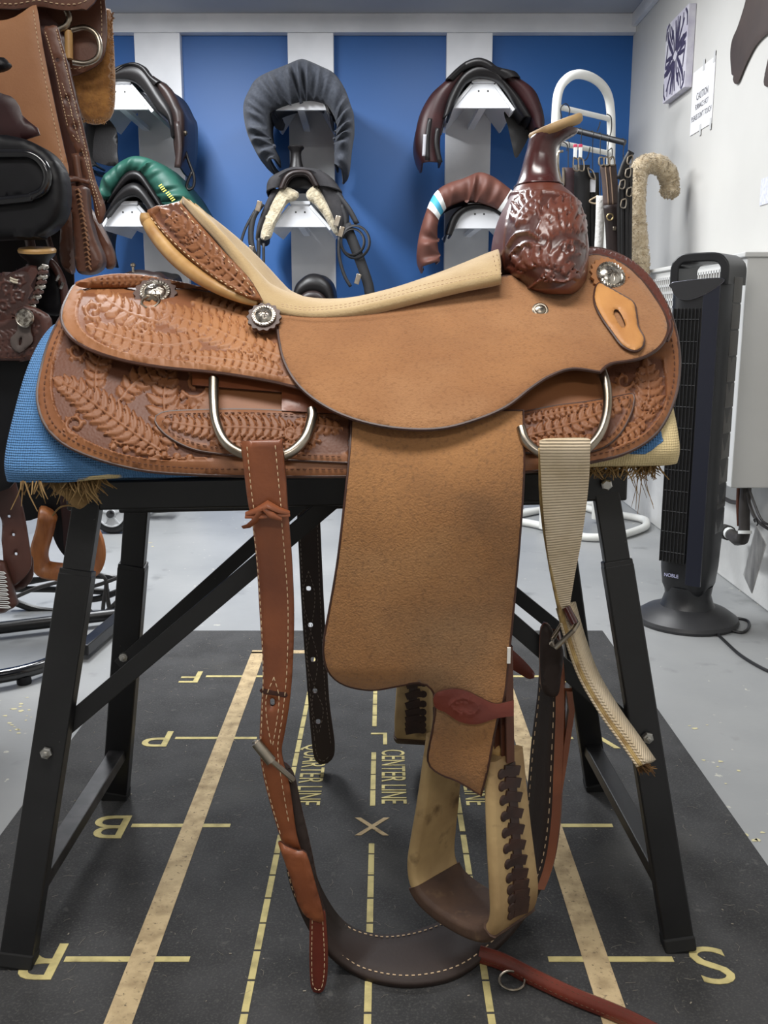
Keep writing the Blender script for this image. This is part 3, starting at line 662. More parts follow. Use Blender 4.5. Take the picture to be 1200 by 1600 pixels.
for sgn in (1, -1):
    mb = MB(); mb.tube([p if sgn == 1 else Vector((p.x, 2*Dc-p.y, p.z)) for p in bp3], br, 14); bd = mb.build('cantle_binding', m_raw, sad); bd['label'] = 'pale yellowed rawhide cantle binding'

# ---- swell, horn
RG = [(460, 826, 892, .170), (452, 806, 906, .176), (436, 792, 917, .178), (415, 784, 922, .174), (385, 781, 924, .162), (355, 783, 921, .146), (330, 789, 917, .128), (312, 796, 909, .106), (299, 802, 897, .082), (289, 807, 884, .058), (278, 812, 877, .041), (262, 817, 873, .032), (242, 822, 871, .028), (228, 826, 872, .028), (219, 828, 880, .029), (211, 830, 892, .032), (204, 834, 903, .035), (199, 840, 906, .036)]
swt = Tool(770, 270, 935, 470, 2.0)
swt.ground([(792, 425), (788, 370), (800, 315), (830, 302), (870, 302), (905, 318), (916, 360), (914, 410), (880, 446), (830, 450)])
swt.fern([(798, 438), (812, 412), (842, 400), (872, 406), (896, 428)], 17, 8, 10)
swt.fern([(842, 372), (862, 352), (888, 344), (916, 352)], 19, 8, 9)
swt.fern([(846, 340), (868, 322), (900, 318)], 13, 7, 9)
swt.fern([(806, 352), (814, 330), (836, 308)], 18, 7, 8)
for (pts, w_) in (([(796, 400), (812, 384), (836, 382), (854, 394), (868, 414)], 2.0), ([(792, 385), (806, 366), (826, 364), (842, 374)], 1.8), ([(850, 396), (858, 372), (846, 344), (838, 318)], 2.0), ([(862, 400), (880, 380), (900, 376), (914, 384)], 1.8), ([(872, 412), (890, 396), (908, 396)], 1.6), ([(800, 302), (835, 298), (875, 300), (900, 312)], 1.8), ([(826, 450), (850, 436), (880, 440), (900, 430)], 1.8)): swt.stroke(pts, w_, 1.0)
swt.scroll(888, 388, 12, 2.5, 1.1, 1.8, sgn=-1); swt.flower(856, 432, 12); swt.soften(2)
rings = [list(q) for q in cr3(RG, 9)]; n = 240; V = []
for (y, xl, xr, b) in rings:
    z = P(600, y, Dc-b*.8).z; xa = P(xl, y, Dc-b*.45).x; xb = P(xr, y, Dc-b*.45).x; cx = (xa+xb)/2; a_ = (xb-xa)/2
    for j in range(n):
        t = 2*math.pi*j/n; c, s = math.cos(t), math.sin(t); e = .82
        V.append((cx+a_*math.copysign(abs(c)**e, c), Dc+b*math.copysign(abs(s)**e, s), z))
V = np.array(V); nr = len(rings); Vg = V.reshape(nr, n, 3)
du = np.roll(Vg, -1, 1)-np.roll(Vg, 1, 1); dv = np.gradient(Vg, axis=0); nn = np.cross(du, dv); nn /= np.linalg.norm(nn, axis=2)[..., None]+1e-12
cen = Vg.mean(1, keepdims=True); sg = np.sign(((Vg-cen)*nn).sum(2)); nn *= np.where(sg == 0, 1, sg)[..., None]
Vm = Vg.copy(); Vm[..., 1] = np.where(Vm[..., 1] > Dc, 2*Dc-Vm[..., 1], Vm[..., 1]); pu, pv = proj(Vm); hh, dyv = swt.sample(pu.ravel(), pv.ravel())
V = (Vg+nn*(hh.reshape(nr, n)*.0026)[..., None]).reshape(-1, 3)
Fs = [(i*n+j, i*n+(j+1) % n, (i+1)*n+(j+1) % n, (i+1)*n+j) for i in range(nr-1) for j in range(n)]+[tuple(range(n)), tuple(range((nr-1)*n, nr*n))]
kneck = next(i for i, r in enumerate(rings) if r[0] < 287)
mi = [0 if i < kneck else 1 for i in range(nr-1) for j in range(n)]+[0, 1]
sw = put_mesh('swell', V, Fs, [m_swell, m_hornw], sad, mi, dyv, angle=70); sw['label'] = 'glossy oxblood carved swell rising into the horn neck'
bm = bmesh.new(); bm.from_mesh(sw.data); bmesh.ops.recalc_face_normals(bm, faces=bm.faces); bm.to_mesh(sw.data); bm.free()
cc = P(869, 201, Dc); ax = Vector((-.36, -.10, .92)).normalized()
hr = MB(); hr.lathe(cc, ax, [(.033, -.006), (.0375, -.003), (.0390, .001), (.0388, .0055), (.036, .008), (.02, .009), (.0, .0095)], 40, 0, 1.0, (1, 0, 0)); hr.build('horn_cap', [m_stir], sad, angle=50, label='horn cap with a worn tan rawhide top')
# stitched band where the neck joins the swell
mb = MB(); ring = [V[(kneck+1)*n+j]+nn[kneck+1, j]*.001 for j in range(0, n, 2)]; mb.tube([Vector(p) for p in ring], .0010, 6, True); mb.build('neck_seam', m_hornw, sad)

# ---- fender with its lower leg, keeper, stirrup leathers
def d_fe(u, v):
    u = np.asarray(u, float); v = np.asarray(v, float); k = np.clip((v-1050)/150, 0, 1)
    return d_fe0(u, v)+.003*np.sin(u*.02+v*.012)+.00028*(740-u)*k+.012*np.clip((v-820)/250, 0, 1)*((u-670)/160)**2
O_fe = [(550, 640, 1), (547, 700), (538, 790), (527, 880), (515, 950), (506, 1000), (506, 1030), (516, 1056), (540, 1073), (580, 1080), (620, 1074), (655, 1068), (674, 1078), (681, 1100), (676, 1140), (668, 1190), (686, 1210), (715, 1222), (751, 1244, 1), (762, 1200), (776, 1130), (788, 1090), (796, 1020), (804, 940), (812, 850), (819, 740), (818, 640, 1)]
fe = sheet('fender', O_fe, d_fe, [m_fender, m_edge], sad, .005, 10, mirror=Dc, label='long golden suede fender with dark worn patches', edge=0.0018)
kp = Tool(675, 1070, 812, 1140, 1.5); kp.stroke([(703, 1102), (715, 1093), (735, 1094), (748, 1105), (738, 1115), (718, 1113), (703, 1102)], 1.3, .9); kp.stroke([(708, 1103), (718, 1097), (734, 1098), (742, 1105), (735, 1111), (720, 1109), (708, 1103)], 1.0, .6)
for i in range(6): kp.stroke([(714+i*4.5, 1113+i*.8), (716+i*4.5, 1109+i*.8), (717+i*4.5, 1114+i*.8)], .8, .7)
sheet('stirrup_keeper', [(679, 1086), (705, 1077), (728, 1080), (750, 1090), (775, 1100), (803, 1094, 1), (803, 1119, 1), (775, 1123), (745, 1132), (718, 1128), (695, 1113), (680, 1106)], lambda u, v: d_fe(u, v)-.008-.00003*np.maximum(0, 30-np.abs(u-740)), [m_red, m_edge], sad, .004, 7, [kp], .0009, fres=1.6, rnd=.12, label='chestnut leather keeper strap with an embossed oval')
for (a, b, dd) in (((794, 1010), (797, 1190), .022), ((788, 1060), (789, 1192), .030), ((782, 1060), (776, 1214), .040)):
    mb = MB(); pts = [P(a[0]+(b[0]-a[0])*t, a[1]+(b[1]-a[1])*t, 1.108+dd) for t in (0, .25, .5, .75, 1)]
    rows = [[p+Vector((-.005, -.006, 0)), p+Vector((.006, .0, 0)), p+Vector((-.002, .05, 0)), p+Vector((-.010, .046, 0))] for p in pts]
    mb.grid(rows, 0, True); mb.build('stirrup_leather', [m_strapD], sad, bevel=.001)
MB().box(P(795, 1024, 1.112), (.004, .003, .020)).build('care_tag', mat('white_tag', (222, 220, 214), .7), sad, smooth=False)

def stirrup(cx, cy, zb, phi, W, sc=1.0, wide=1.0):
    d = Vector((math.cos(phi), -math.sin(phi), 0)); nv = Vector((math.sin(phi), math.cos(phi), 0)); base = Vector((cx, cy, zb))
    half = [(.050, .245), (.055, .20), (.062, .14), (.070, .085), (.074, .05), (.070, .026), (.056, .010), (.03, .002), (0, 0)]
    pr = cr3([(-a*wide, b) for a, b in half]+[(a*wide, b) for a, b in reversed(half[:-1])], 4); k = len(pr); tk = .018*sc
    def ringpt(i, nn_, o):
        s, z = pr[i]; a = pr[min(i+1, k-1)]-pr[max(i-1, 0)]; a = a/np.linalg.norm(a); nrm = np.array([a[1], -a[0]])  # outward
        q = np.array([s, z])*sc+nrm*o; return base+d*q[0]+nv*nn_+Vector((0, 0, q[1]))
    root = None
    def piece(name, i0, i1, m, grow=0.0, parent=sad):
        rows = []; taper = []
        for i in range(i0, i1+1):
            t = abs(pr[i][1])/.245; w_ = W*(.5-.16*max(0, t-.25))+grow; h2 = tk/2+grow
            c = .005; sec = [(-w_+c, -h2), (w_-c, -h2), (w_, -h2+c), (w_, h2-c), (w_-c, h2), (-w_+c, h2), (-w_, h2-c), (-w_, -h2+c)]
            rows.append([ringpt(i, a, b) for a, b in sec])
        mb = MB(); mb.grid(rows, 0, True); mb.add(rows[0], [tuple(range(8))]); mb.add(rows[-1], [tuple(range(8))]); return mb.build(name, m, parent, bevel=.002, angle=50)
    body = piece('stirrup', 0, k-1, m_stir); tr = piece('tread', int(k*.33), int(k*.67), m_tread, .0025, body); tr['label'] = 'dark worn leather tread'
    for side in (0, 1):
        idx = list(range(1, int(k*.30))) if side == 0 else list(range(k-2, int(k*.70), -1))
        lc = MB(); nl = 12
        def at(f, nn_, o):
            f = min(max(f, 0), .999)*(len(idx)-1); a_ = int(f); return ringpt(idx[a_], nn_, o).lerp(ringpt(idx[min(a_+1, len(idx)-1)], nn_, o), f-a_)
        for q in range(nl):
            f = (q+.3)/nl; o_ = tk/2
            lc.beam(at(f, -.013, o_+.001), at(f+.55/nl, .014, o_+.0035), .003, .0125, tuple(d)); lc.beam(at(f+.25/nl, -.017, o_+.0005), at(f+.3/nl, .006, o_+.003), .0028, .0105, tuple(d))
            lc.lathe(at(f+.25/nl, -.018, o_+.0003), d, [(.0068, -.001), (.0068, .0012), (.005, .002)], 12)
        for q in range(6): lc.beam(at(q/6, .001, tk/2+.001), at((q+1)/6, .001, tk/2+.001), .016, .0025, tuple(nv))
        lc.build('lacing', m_lace, body, smooth=False)
    top0 = ringpt(0, 0, 0); top1 = ringpt(k-1, 0, 0); mb = MB(); mb.tube([top0, top1], .010, 12); mb.build('stirrup_bar', m_raw, body)
    return body
stirrup(.118, 1.178, .092, math.radians(46), .088)
stirrup(.066, 1.765, .088, math.radians(-82), .072)

# ---- dee rings
def dpath(pts, d, k=5): return [P(q[0], q[1], float(d(np.array([q[0]]), np.array([q[1]]))[0])) for q in cr3(pts, k)]
mb = MB(); mb.tube(dpath([(334, 592), (334, 625), (338, 662), (354, 694), (386, 712), (420, 716), (452, 708), (476, 686), (487, 655), (487, 640)], shift(d_sk1, .014)), .0062, 12); mb.build('dee_ring', m_steel, sad)
mb = MB(); mb.tube(dpath([(938, 572), (948, 605), (948, 645), (936, 680), (910, 706), (876, 716), (845, 708), (822, 690), (814, 668)], shift(d_sk1, .014)), .0058, 12); mb.build('dee_ring', m_steel, sad)

# ---- conchos, screw, slotted string leather
def concho(u, v, d, r, tilt, rosette=True, ring=False, nsc=14, rm=None):
    D = float(d(np.array([float(u)]), np.array([float(v)]))[0]); p = P(u, v, D); ax = Vector(tilt).normalized(); body = None
    if rosette:
        mb = MB(); pr = []
        uu = ax.orthogonal().normalized(); ww = ax.cross(uu); N_ = nsc*6
        top = []; bot = []
        for j in range(N_):
            a = 2*math.pi*j/N_; rr = r*1.34*(1+.06*math.cos(nsc*a)); top.append(p+uu*(math.cos(a)*rr)+ww*(math.sin(a)*rr)+ax*.003); bot.append(top[-1]-ax*.004)
        mb.grid([bot, top], 0, True); mb.add(top, [tuple(range(N_))]); mb.add(bot, [tuple(range(N_))]); mb.build('rosette', rm or m_rosette, sad)
    mb = MB(); mb.lathe(p+ax*.003, ax, [(r, 0), (r, .002), (r*.94, .0035), (r*.80, .0035), (r*.74, .0025), (r*.70, .0035), (r*.5, .0058), (r*.25, .007), (0, .0073)], 36)
    c = mb.build('concho', m_silver, sad, angle=30); c['label'] = 'engraved silver concho with a rope edge'
    mb = MB(); uu = ax.orthogonal().normalized(); ww = ax.cross(uu)
    for j in range(26):
        a = 2*math.pi*j/26; q = p+ax*.0065+(uu*math.cos(a)+ww*math.sin(a))*r*.88; tdir = (-uu*math.sin(a)+ww*math.cos(a))*.6+(uu*math.cos(a)+ww*math.sin(a))*.8
        mb.tube([q-tdir*r*.10, q+tdir*r*.10], r*.055, 6)
    for j in range(8):
        a = 2*math.pi*j/8; mb.tube([p+ax*.0105+(uu*math.cos(a)+ww*math.sin(a))*r*.12, p+ax*.0095+(uu*math.cos(a+.25)+ww*math.sin(a+.25))*r*.32, p+ax*.0075+(uu*math.cos(a)+ww*math.sin(a))*r*.56], r*.045, 5)
    stuff(mb.build('rope_edge', m_silver, c))
    if ring:
        tg = Vector((0, -.80, -.60)); q = p+ax*.010+tg*(r*.95); mb = MB(); mb.tube([q+Vector((.0115*math.cos(a), 0, 0))+tg*(.011+.0135*math.sin(a))+ax*.002 for a in [math.pi*2*i/20 for i in range(20)]], .0018, 8, True); mb.box(q+tg*-.002, (.020, .006, .008)); mb.build('small_dee', m_steel, sad, angle=30)
concho(243, 460, shift(d_rj, .003), .021, (.05, -.72, .69), True, True); concho(413, 497, shift(d_sj, .008), .0155, (0, -.8, .6)); 
conR = shift(d_sj, .006)
sl_h = [(960, 483), (966, 482), (973, 492), (978, 506), (974, 510), (967, 503), (961, 492)]
sheet('string_holder', [(936, 440), (950, 446), (968, 456), (990, 470), (995, 488), (998, 508), (1007, 526), (1004, 540), (992, 546), (974, 538), (958, 518), (940, 492), (930, 470), (930, 452)], shift(d_sj, .010), [mat('pale_tan_leather', (196, 140, 80), .5, c2=(176, 120, 66), ns=20, bs=150, bstr=.2), m_edge], sad, .006, 5, holes=[sl_h], label='pale tan slotted leather string holder', edge=0.0018)
concho(952, 433, conR, .0205, (.25, -.82, .5), True, False, 18, m_toolL)
D = float(d_sj(np.array([844.]), np.array([485.]))[0]); p = P(844, 485, D); ax = Vector((0, -.86, .5)); mb = MB(); mb.lathe(p, ax, [(.0105, 0), (.0105, .0012), (.0088, .0022), (.0072, .0022), (.0068, .0012), (.0066, .0028), (.004, .0042), (0, .0044)], 24)
scw = mb.build('screw', m_steel, sad, angle=30); mb = MB(); uu = ax.orthogonal().normalized(); ww = ax.cross(uu)
for a in (uu+ww, uu-ww): mb.beam(p+ax*.0044-a*.0022, p+ax*.0044+a*.0022, .0011, .0006, tuple(ax))
mb.build('screw_slot', mat('slot_dark', (30, 26, 24), .6), scw, smooth=False)

# ---- rear billet hanging from the rear dee
def lind(d0, d1, v0, v1): return lambda u, v: d0+(d1-d0)*np.clip((np.asarray(v, float)-v0)/(v1-v0), 0, 1)+0*np.asarray(u, float)
d_b = lind(1.104, 1.125, 690, 1300)
O_bi = [(376, 700), (380, 692), (435, 690), (441, 696), (446, 740), (450, 800), (456, 880), (459, 960), (457, 1040), (452, 1100), (444, 1150), (440, 1180), (452, 1230), (462, 1300), (470, 1330, 1), (442, 1325, 1), (425, 1270), (411, 1215), (405, 1170), (407, 1110), (410, 1050), (405, 960), (400, 880), (391, 800), (382, 740)]
bil = sheet('rear_billet', O_bi, d_b, [m_strap, m_strapE], sad, .009, 8, holes=[[(422, 1094), (428, 1094), (428, 1104), (422, 1104)]], label='russet leather rear billet strap stitched in cream')
stitches('stitching', [[(385, 700), (390, 780), (400, 860), (407, 950), (411, 1050), (409, 1120), (408, 1180), (420, 1240), (440, 1310)], [(431, 698), (437, 780), (444, 860), (450, 950), (448, 1050), (441, 1120), (434, 1170), (440, 1220), (452, 1290)],
    [(428, 1058), (416, 1090), (417, 1125), (424, 1165)], [(428, 1058), (436, 1090), (432, 1130), (426, 1165)]], d_b, m_thread, bil, off=.0008, L=6, gap=4, r=.0007)
sheet('worn_mark', [(408, 1076), (430, 1080), (448, 1083), (447, 1090), (430, 1087), (408, 1083)], shift(d_b, .0006), [m_strapE], bil, .0008, 5)
sheet('billet_front_layer', [(377, 697), (382, 690), (434, 688), (441, 694), (448, 780), (450, 806, 1), (393, 812, 1), (386, 780)], shift(d_b, .009), [m_strap, m_strapE], sad, .007, 8)
stitches('stitching', [[(386, 698), (392, 760), (398, 806)], [(430, 696), (436, 760), (440, 800)]], shift(d_b, .0095), m_thread, bil, L=6, gap=4, r=.0007)
mb = MB(); D0 = 1.096
mb.tube([P(384, 803, D0), P(400, 798, D0-.004), P(418, 788, D0-.008), P(436, 797, D0-.005), P(452, 801, D0+.002)], [.003, .0045, .006, .0045, .003], 8, flat=.5); mb.tube([P(384, 806, D0), P(410, 806, D0-.006), P(430, 804, D0-.006), P(452, 803, D0+.002)], [.004]*4, 8, flat=.5); mb.tube([P(408, 800, D0-.006), P(398, 814, D0-.008), P(388, 822, D0-.008), P(379, 824, D0-.006)], [.005, .0045, .004, .003], 8, flat=.35)
mb.tube([P(412, 792, D0-.008), P(424, 804, D0-.010), P(440, 812, D0-.006)], [.004, .005, .002], 8, flat=.5)
mb.build('tie_thong', m_strap, sad)
mb = MB(); q = [P(*c, 1.105) for c in ((398, 1162), (440, 1214), (456, 1220), (414, 1168))]
mb.tube([P(400, 1160, 1.114), P(424, 1190, 1.110)], .007, 12); mb.tube([P(424, 1188, 1.112), P(458, 1218, 1.115), P(458, 1222, 1.132), P(404, 1172, 1.136), P(398, 1160, 1.130), P(402, 1160, 1.114)], .0035, 8); mb.build('buckle', m_steel, sad)
# lower strap tail and loop keeper, then the flank cinch sweeping across the mat
d_t = lambda u, v: 1.118+0*np.asarray(u, float)
lp = sheet('strap_tail', [(484, 1420, 1), (508, 1425, 1), (512, 1480), (511, 1530), (504, 1551), (494, 1553), (486, 1545), (483, 1500)], d_t, [m_red, m_strapE], sad, .006, 7)
stitches('stitching', [[(488, 1430), (487, 1500), (489, 1538), (497, 1547), (504, 1538), (507, 1500), (504, 1432)]], shift(d_t, .0004), m_thread, lp, L=5, gap=3, r=.0006)
sheet('billet_keeper', [(434, 1318), (446, 1324), (466, 1332), (478, 1335), (492, 1380), (506, 1440), (484, 1438), (468, 1420), (452, 1370)], lambda u, v: 1.112+0*np.asarray(u, float), [m_strap, m_strapE], sad, .008, 7)
sheet('billet_underlay', [(440, 1195), (458, 1210), (472, 1270), (486, 1330), (500, 1400), (510, 1440), (494, 1440), (474, 1370), (456, 1300), (446, 1240)], lambda u, v: 1.135+0*np.asarray(u, float), [m_choc, m_strapE], sad, .008, 7)
EA = [(446, 1330, 1.13), (462, 1395, 1.14), (496, 1465, 1.15), (545, 1514, 1.155), (600, 1535, 1.15), (660, 1538, 1.145), (720, 1522, 1.16), (775, 1480, 1.20), (818, 1430, 1.23), (850, 1365, 1.25), (864, 1290, 1.262), (869, 1190, 1.275), (872, 1090, 1.285), (866, 1010, 1.29), (862, 985, 1.29)]
EB = [(476, 1325, 1.16), (502, 1395, 1.20), (540, 1447, 1.25), (590, 1464, 1.27), (640, 1460, 1.27), (690, 1443, 1.28), (735, 1420, 1.29), (775, 1390, 1.32), (806, 1350, 1.335), (822, 1300, 1.345), (828, 1240, 1.35), (835, 1160, 1.352), (845, 1080, 1.352), (849, 1010, 1.35), (852, 985, 1.35)]
ra = [PG(*q, .012) for q in cr3(EA, 6)]; rb = [PG(*q, .012) for q in cr3(EB, 6)]
mb = MB(); mb.grid([[a, a.lerp(b, .33), a.lerp(b, .66), b] for a, b in zip(ra, rb)]); ci = mb.build('flank_cinch', [m_choc], sad, solid=.010, angle=60, label='wide dark chocolate leather flank cinch looping down to the mat')
mb = MB()
for e0, e1, t in ((ra, rb, .09), (ra, rb, .91)):
    pth = [a.lerp(b, t) for a, b in zip(e0, e1)]; fine = cr3(pth, 4)
    for i in range(0, len(fine)-3, 4):
        a = Vector(fine[i]); b = Vector(fine[i+2]); nrm = Vector((0, 0, 1)) if a.z < .08 else Vector((-.75, -.6, .2)); mb.tube([a+nrm*.0062, b+nrm*.0062], .0008, 5)
stuff(mb.build('stitching', m_thread, ci))
mb = MB(); off = Vector((.006, -.004, -.002))
mb.grid([[a+Vector((-.004, -.003, 0)), a+Vector((.008, -.004, 0)), a+Vector((.012, .006, 0)), a+Vector((.0, .006, 0))] for a in ra[52:]], 0, True); mb.build('cinch_edge', m_strap, ci)
mb = MB(); mb.grid([[p+Vector((.010, -.001, 0)), p+Vector((.018, -.002, 0)), p+Vector((.020, .012, 0)), p+Vector((.010, .012, 0))] for p in [P(874, 1080, 1.285), P(878, 1110, 1.28), P(868, 1180, 1.28), P(858, 1240, 1.27)]], 0, True); mb.build('cinch_layer', m_strap, ci)

# ---- nylon latigo folded over the front dee, its tails hanging to the right
m_nyl = mat('cream_nylon_webbing', (224, 206, 178), .8, c2=(202, 182, 150), ns=18, bs=60, bstr=.0)
def nylon():
    m = m_nyl; nt = m.node_tree; N = nt.nodes; L = nt.links; tc = N.new('ShaderNodeTexCoord'); wv = N.new('ShaderNodeTexWave'); wv.bands_direction = 'Z'; wv.inputs['Scale'].default_value = 85; wv.inputs['Distortion'].default_value = .4
    L.new(tc.outputs['Object'], wv.inputs['Vector']); bp = N.new('ShaderNodeBump'); bp.inputs['Strength'].default_value = .7; bp.inputs['Distance'].default_value = .0015; L.new(wv.outputs['Fac'], bp.inputs['Height']); L.new(bp.outputs[0], N['Principled BSDF'].inputs['Normal'])
nylon()
m_nylE = mat('yellowed_nylon_edge', (196, 168, 112), .85, c2=(150, 122, 80), ns=60)
def d_ny(u, v): v = np.asarray(v, float); u = np.asarray(u, float); return 1.098+.16*np.clip((v-700)/300, 0, 1)**1.3+.0006*(u-880)*np.clip((v-720)/160, 0, 1)
ny = sheet('latigo', [(843, 692, 1), (850, 686), (915, 684), (923, 690, 1), (920, 760), (910, 840), (898, 905), (890, 960), (893, 985, 1), (878, 978, 1), (868, 930), (856, 860), (848, 780)], d_ny, [m_nyl, m_nylE], sad, .003, 7, label='cream nylon webbing latigo with frayed tails')
def ribbon(name, A, B, m, parent, th, k=6, lab=None):
    a = [Vector(P(*q)) for q in cr3(A, k)]; b = [Vector(P(*q)) for q in cr3(B, k)]; mb = MB(); mb.grid([[p, p.lerp(q, .5), q] for p, q in zip(a, b)]); o = mb.build(name, m, parent, solid=th, angle=60)
    if lab: o['label'] = lab
    return o
for i in range(4):
    dx = i*3.0; ribbon('webbing_layer', [(843+dx, 700, 1.100+.008*i), (845+dx, 790, 1.135+.008*i), (858+dx, 880, 1.17+.008*i), (872+dx, 950, 1.215+.007*i), (884+dx, 1000, 1.235+.007*i)], [(852+dx, 700, 1.125+.008*i), (856+dx, 790, 1.16+.008*i), (868+dx, 880, 1.20+.008*i), (880+dx, 950, 1.24+.007*i), (890+dx, 1000, 1.26+.007*i)], m_nylE, ny, .003)
TA = [(870, 950, 1.23), (884, 1000, 1.22), (905, 1058, 1.20), (938, 1115, 1.18), (970, 1160, 1.165), (996, 1198, 1.155)]
for i, (dx, dv, col) in enumerate(((0, 0, m_nyl), (7, -4, m_nylE), (13, -8, m_nylE), (20, -13, m_nyl), (26, -20, m_nyl))):
    dx *= .75; ribbon('webbing_tail', [(u+dx*.6, v+dv*.3, d-.004*i*0) for u, v, d in TA], [(u+dx*.6+16, v+dv*.3-4, d+.05) for u, v, d in TA], col, ny, .0032)
mb = MB()
for i in range(60):
    t = random.random(); p = P(992+t*24, 1198-random.random()*10+t*4, 1.165+random.random()*.03); e = p+Vector((random.uniform(.0, .012), random.uniform(-.004, .004), random.uniform(-.014, .0))); mb.tube([p, e], [.0012, .0005], 4)
stuff(mb.build('frayed_threads', mat('singed_threads', (120, 88, 48), .9, c2=(70, 44, 24), ns=90), ny))
mb = MB(); mb.tube([P(*q) for q in ((862, 1006, 1.21), (868, 1012, 1.205), (896, 985, 1.20), (902, 975, 1.21), (894, 960, 1.24), (888, 958, 1.27), (862, 1000, 1.27), (862, 1006, 1.21))], .0034, 8); mb.build('buckle', m_steel, sad)
mb = MB(); mb.tube([P(885, 950, 1.225), P(898, 976, 1.212)], [.006, .006], 10); mb.build('buckle_roller', m_hornw, sad)
sheet('buckle_chape', [(847, 985), (858, 978), (872, 1000), (882, 1020), (878, 1060), (872, 1090), (850, 1085), (845, 1040)], lambda u, v: 1.27+0*np.asarray(u, float), [m_choc, m_strap], sad, .02, 7)
# ---- dark billet and chestnut strap end hanging on the far side
hl = [[(u-3, v-3), (u+3, v-3), (u+3, v+3), (u-3, v+3)] for u, v in ((482, 920), (485, 977), (489, 1031), (492, 1080), (497, 1128))]
d_fb = lambda u, v: 1.757+0*np.asarray(u, float)
fb = sheet('off_billet', [(456, 640, 1), (493, 640, 1), (503, 880), (508, 980), (514, 1090), (523, 1165), (518, 1188), (505, 1195), (492, 1188), (486, 1150), (478, 1050), (470, 930)], d_fb, [m_choc, m_strapE], sad, .006, 7, holes=hl)
stitches('stitching', [[(467, 800), (474, 930), (482, 1050), (491, 1150), (496, 1182), (506, 1189), (515, 1180)], [(495, 800), (500, 930), (508, 1080), (517, 1165)], [(482, 892), (473, 930), (483, 977), (496, 1030), (490, 1080), (488, 1105), (497, 1150)], [(482, 892), (492, 930), (487, 977), (479, 1030), (494, 1080), (505, 1110), (497, 1150)]], d_fb, mat('grey_thread', (130, 118, 108), .8), fb, off=.0008, L=4, gap=3, r=.0007)
sheet('strap_end', [(672, 950, 1), (700, 950), (760, 984), (808, 1022), (836, 1053), (828, 1062), (806, 1050), (750, 1016), (700, 984), (672, 978, 1)], lambda u, v: 1.73+0*np.asarray(u, float), [m_red, m_edge], sad, .006, 7)
# ---- chestnut strap lying on the mat in front
tie = [(752, 1490), (790, 1503), (840, 1528), (900, 1556), (960, 1580), (1012, 1604), (1060, 1630)]
c0 = [G(u, v-13, .024) for u, v in cr3(tie, 6)]; c1 = [G(u-6, v+13, .010) for u, v in cr3(tie, 6)]
mb = MB(); rows = []
for a, b in zip(c0, c1): rows.append([a, a.lerp(b, .3)+Vector((0, -.002, .008)), a.lerp(b, .7)+Vector((0, -.002, .007)), b, b+Vector((0, .003, -.004)), a+Vector((0, .004, -.018))])
mb.grid(rows, 0, True); k = len(rows[0]); mb.add(rows[0], [tuple(range(k))]); mb.add(rows[-1], [tuple(range(k))])
st = mb.build('leather_strap', m_red, None, angle=60); tag(st, 'chestnut raised leather strap lying on the arena mat beside the stirrup', 'strap')
mb = MB(); q = G(800, 1536, .008); mb.tube([q+Vector((.017*math.cos(a), .015*math.sin(a), .004+.003*math.sin(a))) for a in [2*math.pi*i/20 for i in range(20)]], .0018, 8, True); o = mb.build('ring', m_steel, st); o.matrix_parent_inverse = Matrix.Translation(-st.location)
for f_ in (.12, .55, .88):
    mb = MB()
    fine = cr3([a.lerp(b, f_)+Vector((0, -.0015, .0075 if f_ > .2 and f_ < .8 else .002)) for a, b in zip(c0, c1)], 5)
    for i in range(0, len(fine)-3, 4): mb.tube([Vector(fine[i]), Vector(fine[i+2])], .0006, 5)
    o = stuff(mb.build('stitching', m_threadD, st)); o.matrix_parent_inverse = Matrix.Translation(-st.location)
# ================================================================ wall racks and the saddles on them
m_rack = mat('white_rack_paint', (226, 228, 232), .4, c2=(214, 216, 220), ns=4, bs=40, bstr=.05)
m_hole = mat('dark_hole', (40, 38, 36), .8)
m_bl = mat('black_leather', (20, 18, 19), .42, c2=(14, 12, 13), ns=10, bs=160, bstr=.15, spec=.35)
m_dk = mat('dark_brown_leather', (40, 28, 26), .42, c2=(29, 21, 20), ns=10, bs=160, bstr=.15, spec=.35)
m_dk2 = mat('deep_burgundy_leather', (50, 24, 25), .42, c2=(34, 17, 19), ns=10, spec=.35)
m_grey = mat('charcoal_fleece_cover', (58, 61, 68), .95, c2=(48, 51, 58), ns=80, bs=300, bstr=.5, sheen=.05, spec=.2)
m_bro = mat('chocolate_nylon_cover', (98, 58, 47), .6, c2=(84, 48, 39), ns=12, bs=20, bstr=.1)
m_aqua = mat('aqua_stripe', (70, 160, 190), .6); m_wst = mat('white_stripe', (222, 224, 222), .6)
m_grn = mat('forest_green_nylon', (22, 72, 60), .6, c2=(18, 66, 56), ns=8, bs=14, bstr=.3, bdist=.01)
m_yel = mat('yellow_embroidery', (206, 196, 84), .7)
m_fle = mat('cream_fleece', (180, 170, 146), .95, c2=(150, 138, 114), ns=60, bs=120, bstr=.9, bdist=.006, sheen=.4)
m_synth = mat('black_synthetic_suede', (44, 42, 44), .88, c2=(32, 31, 34), ns=30, bs=200, bstr=.3)
m_blkst = mat('black_nylon_strap', (26, 26, 30), .6, c2=(18, 18, 20), ns=20)
DF = 4.43
def wpt(u, v, D0, D): p = P(u, v, D0); return Vector((p.x, D, p.z))
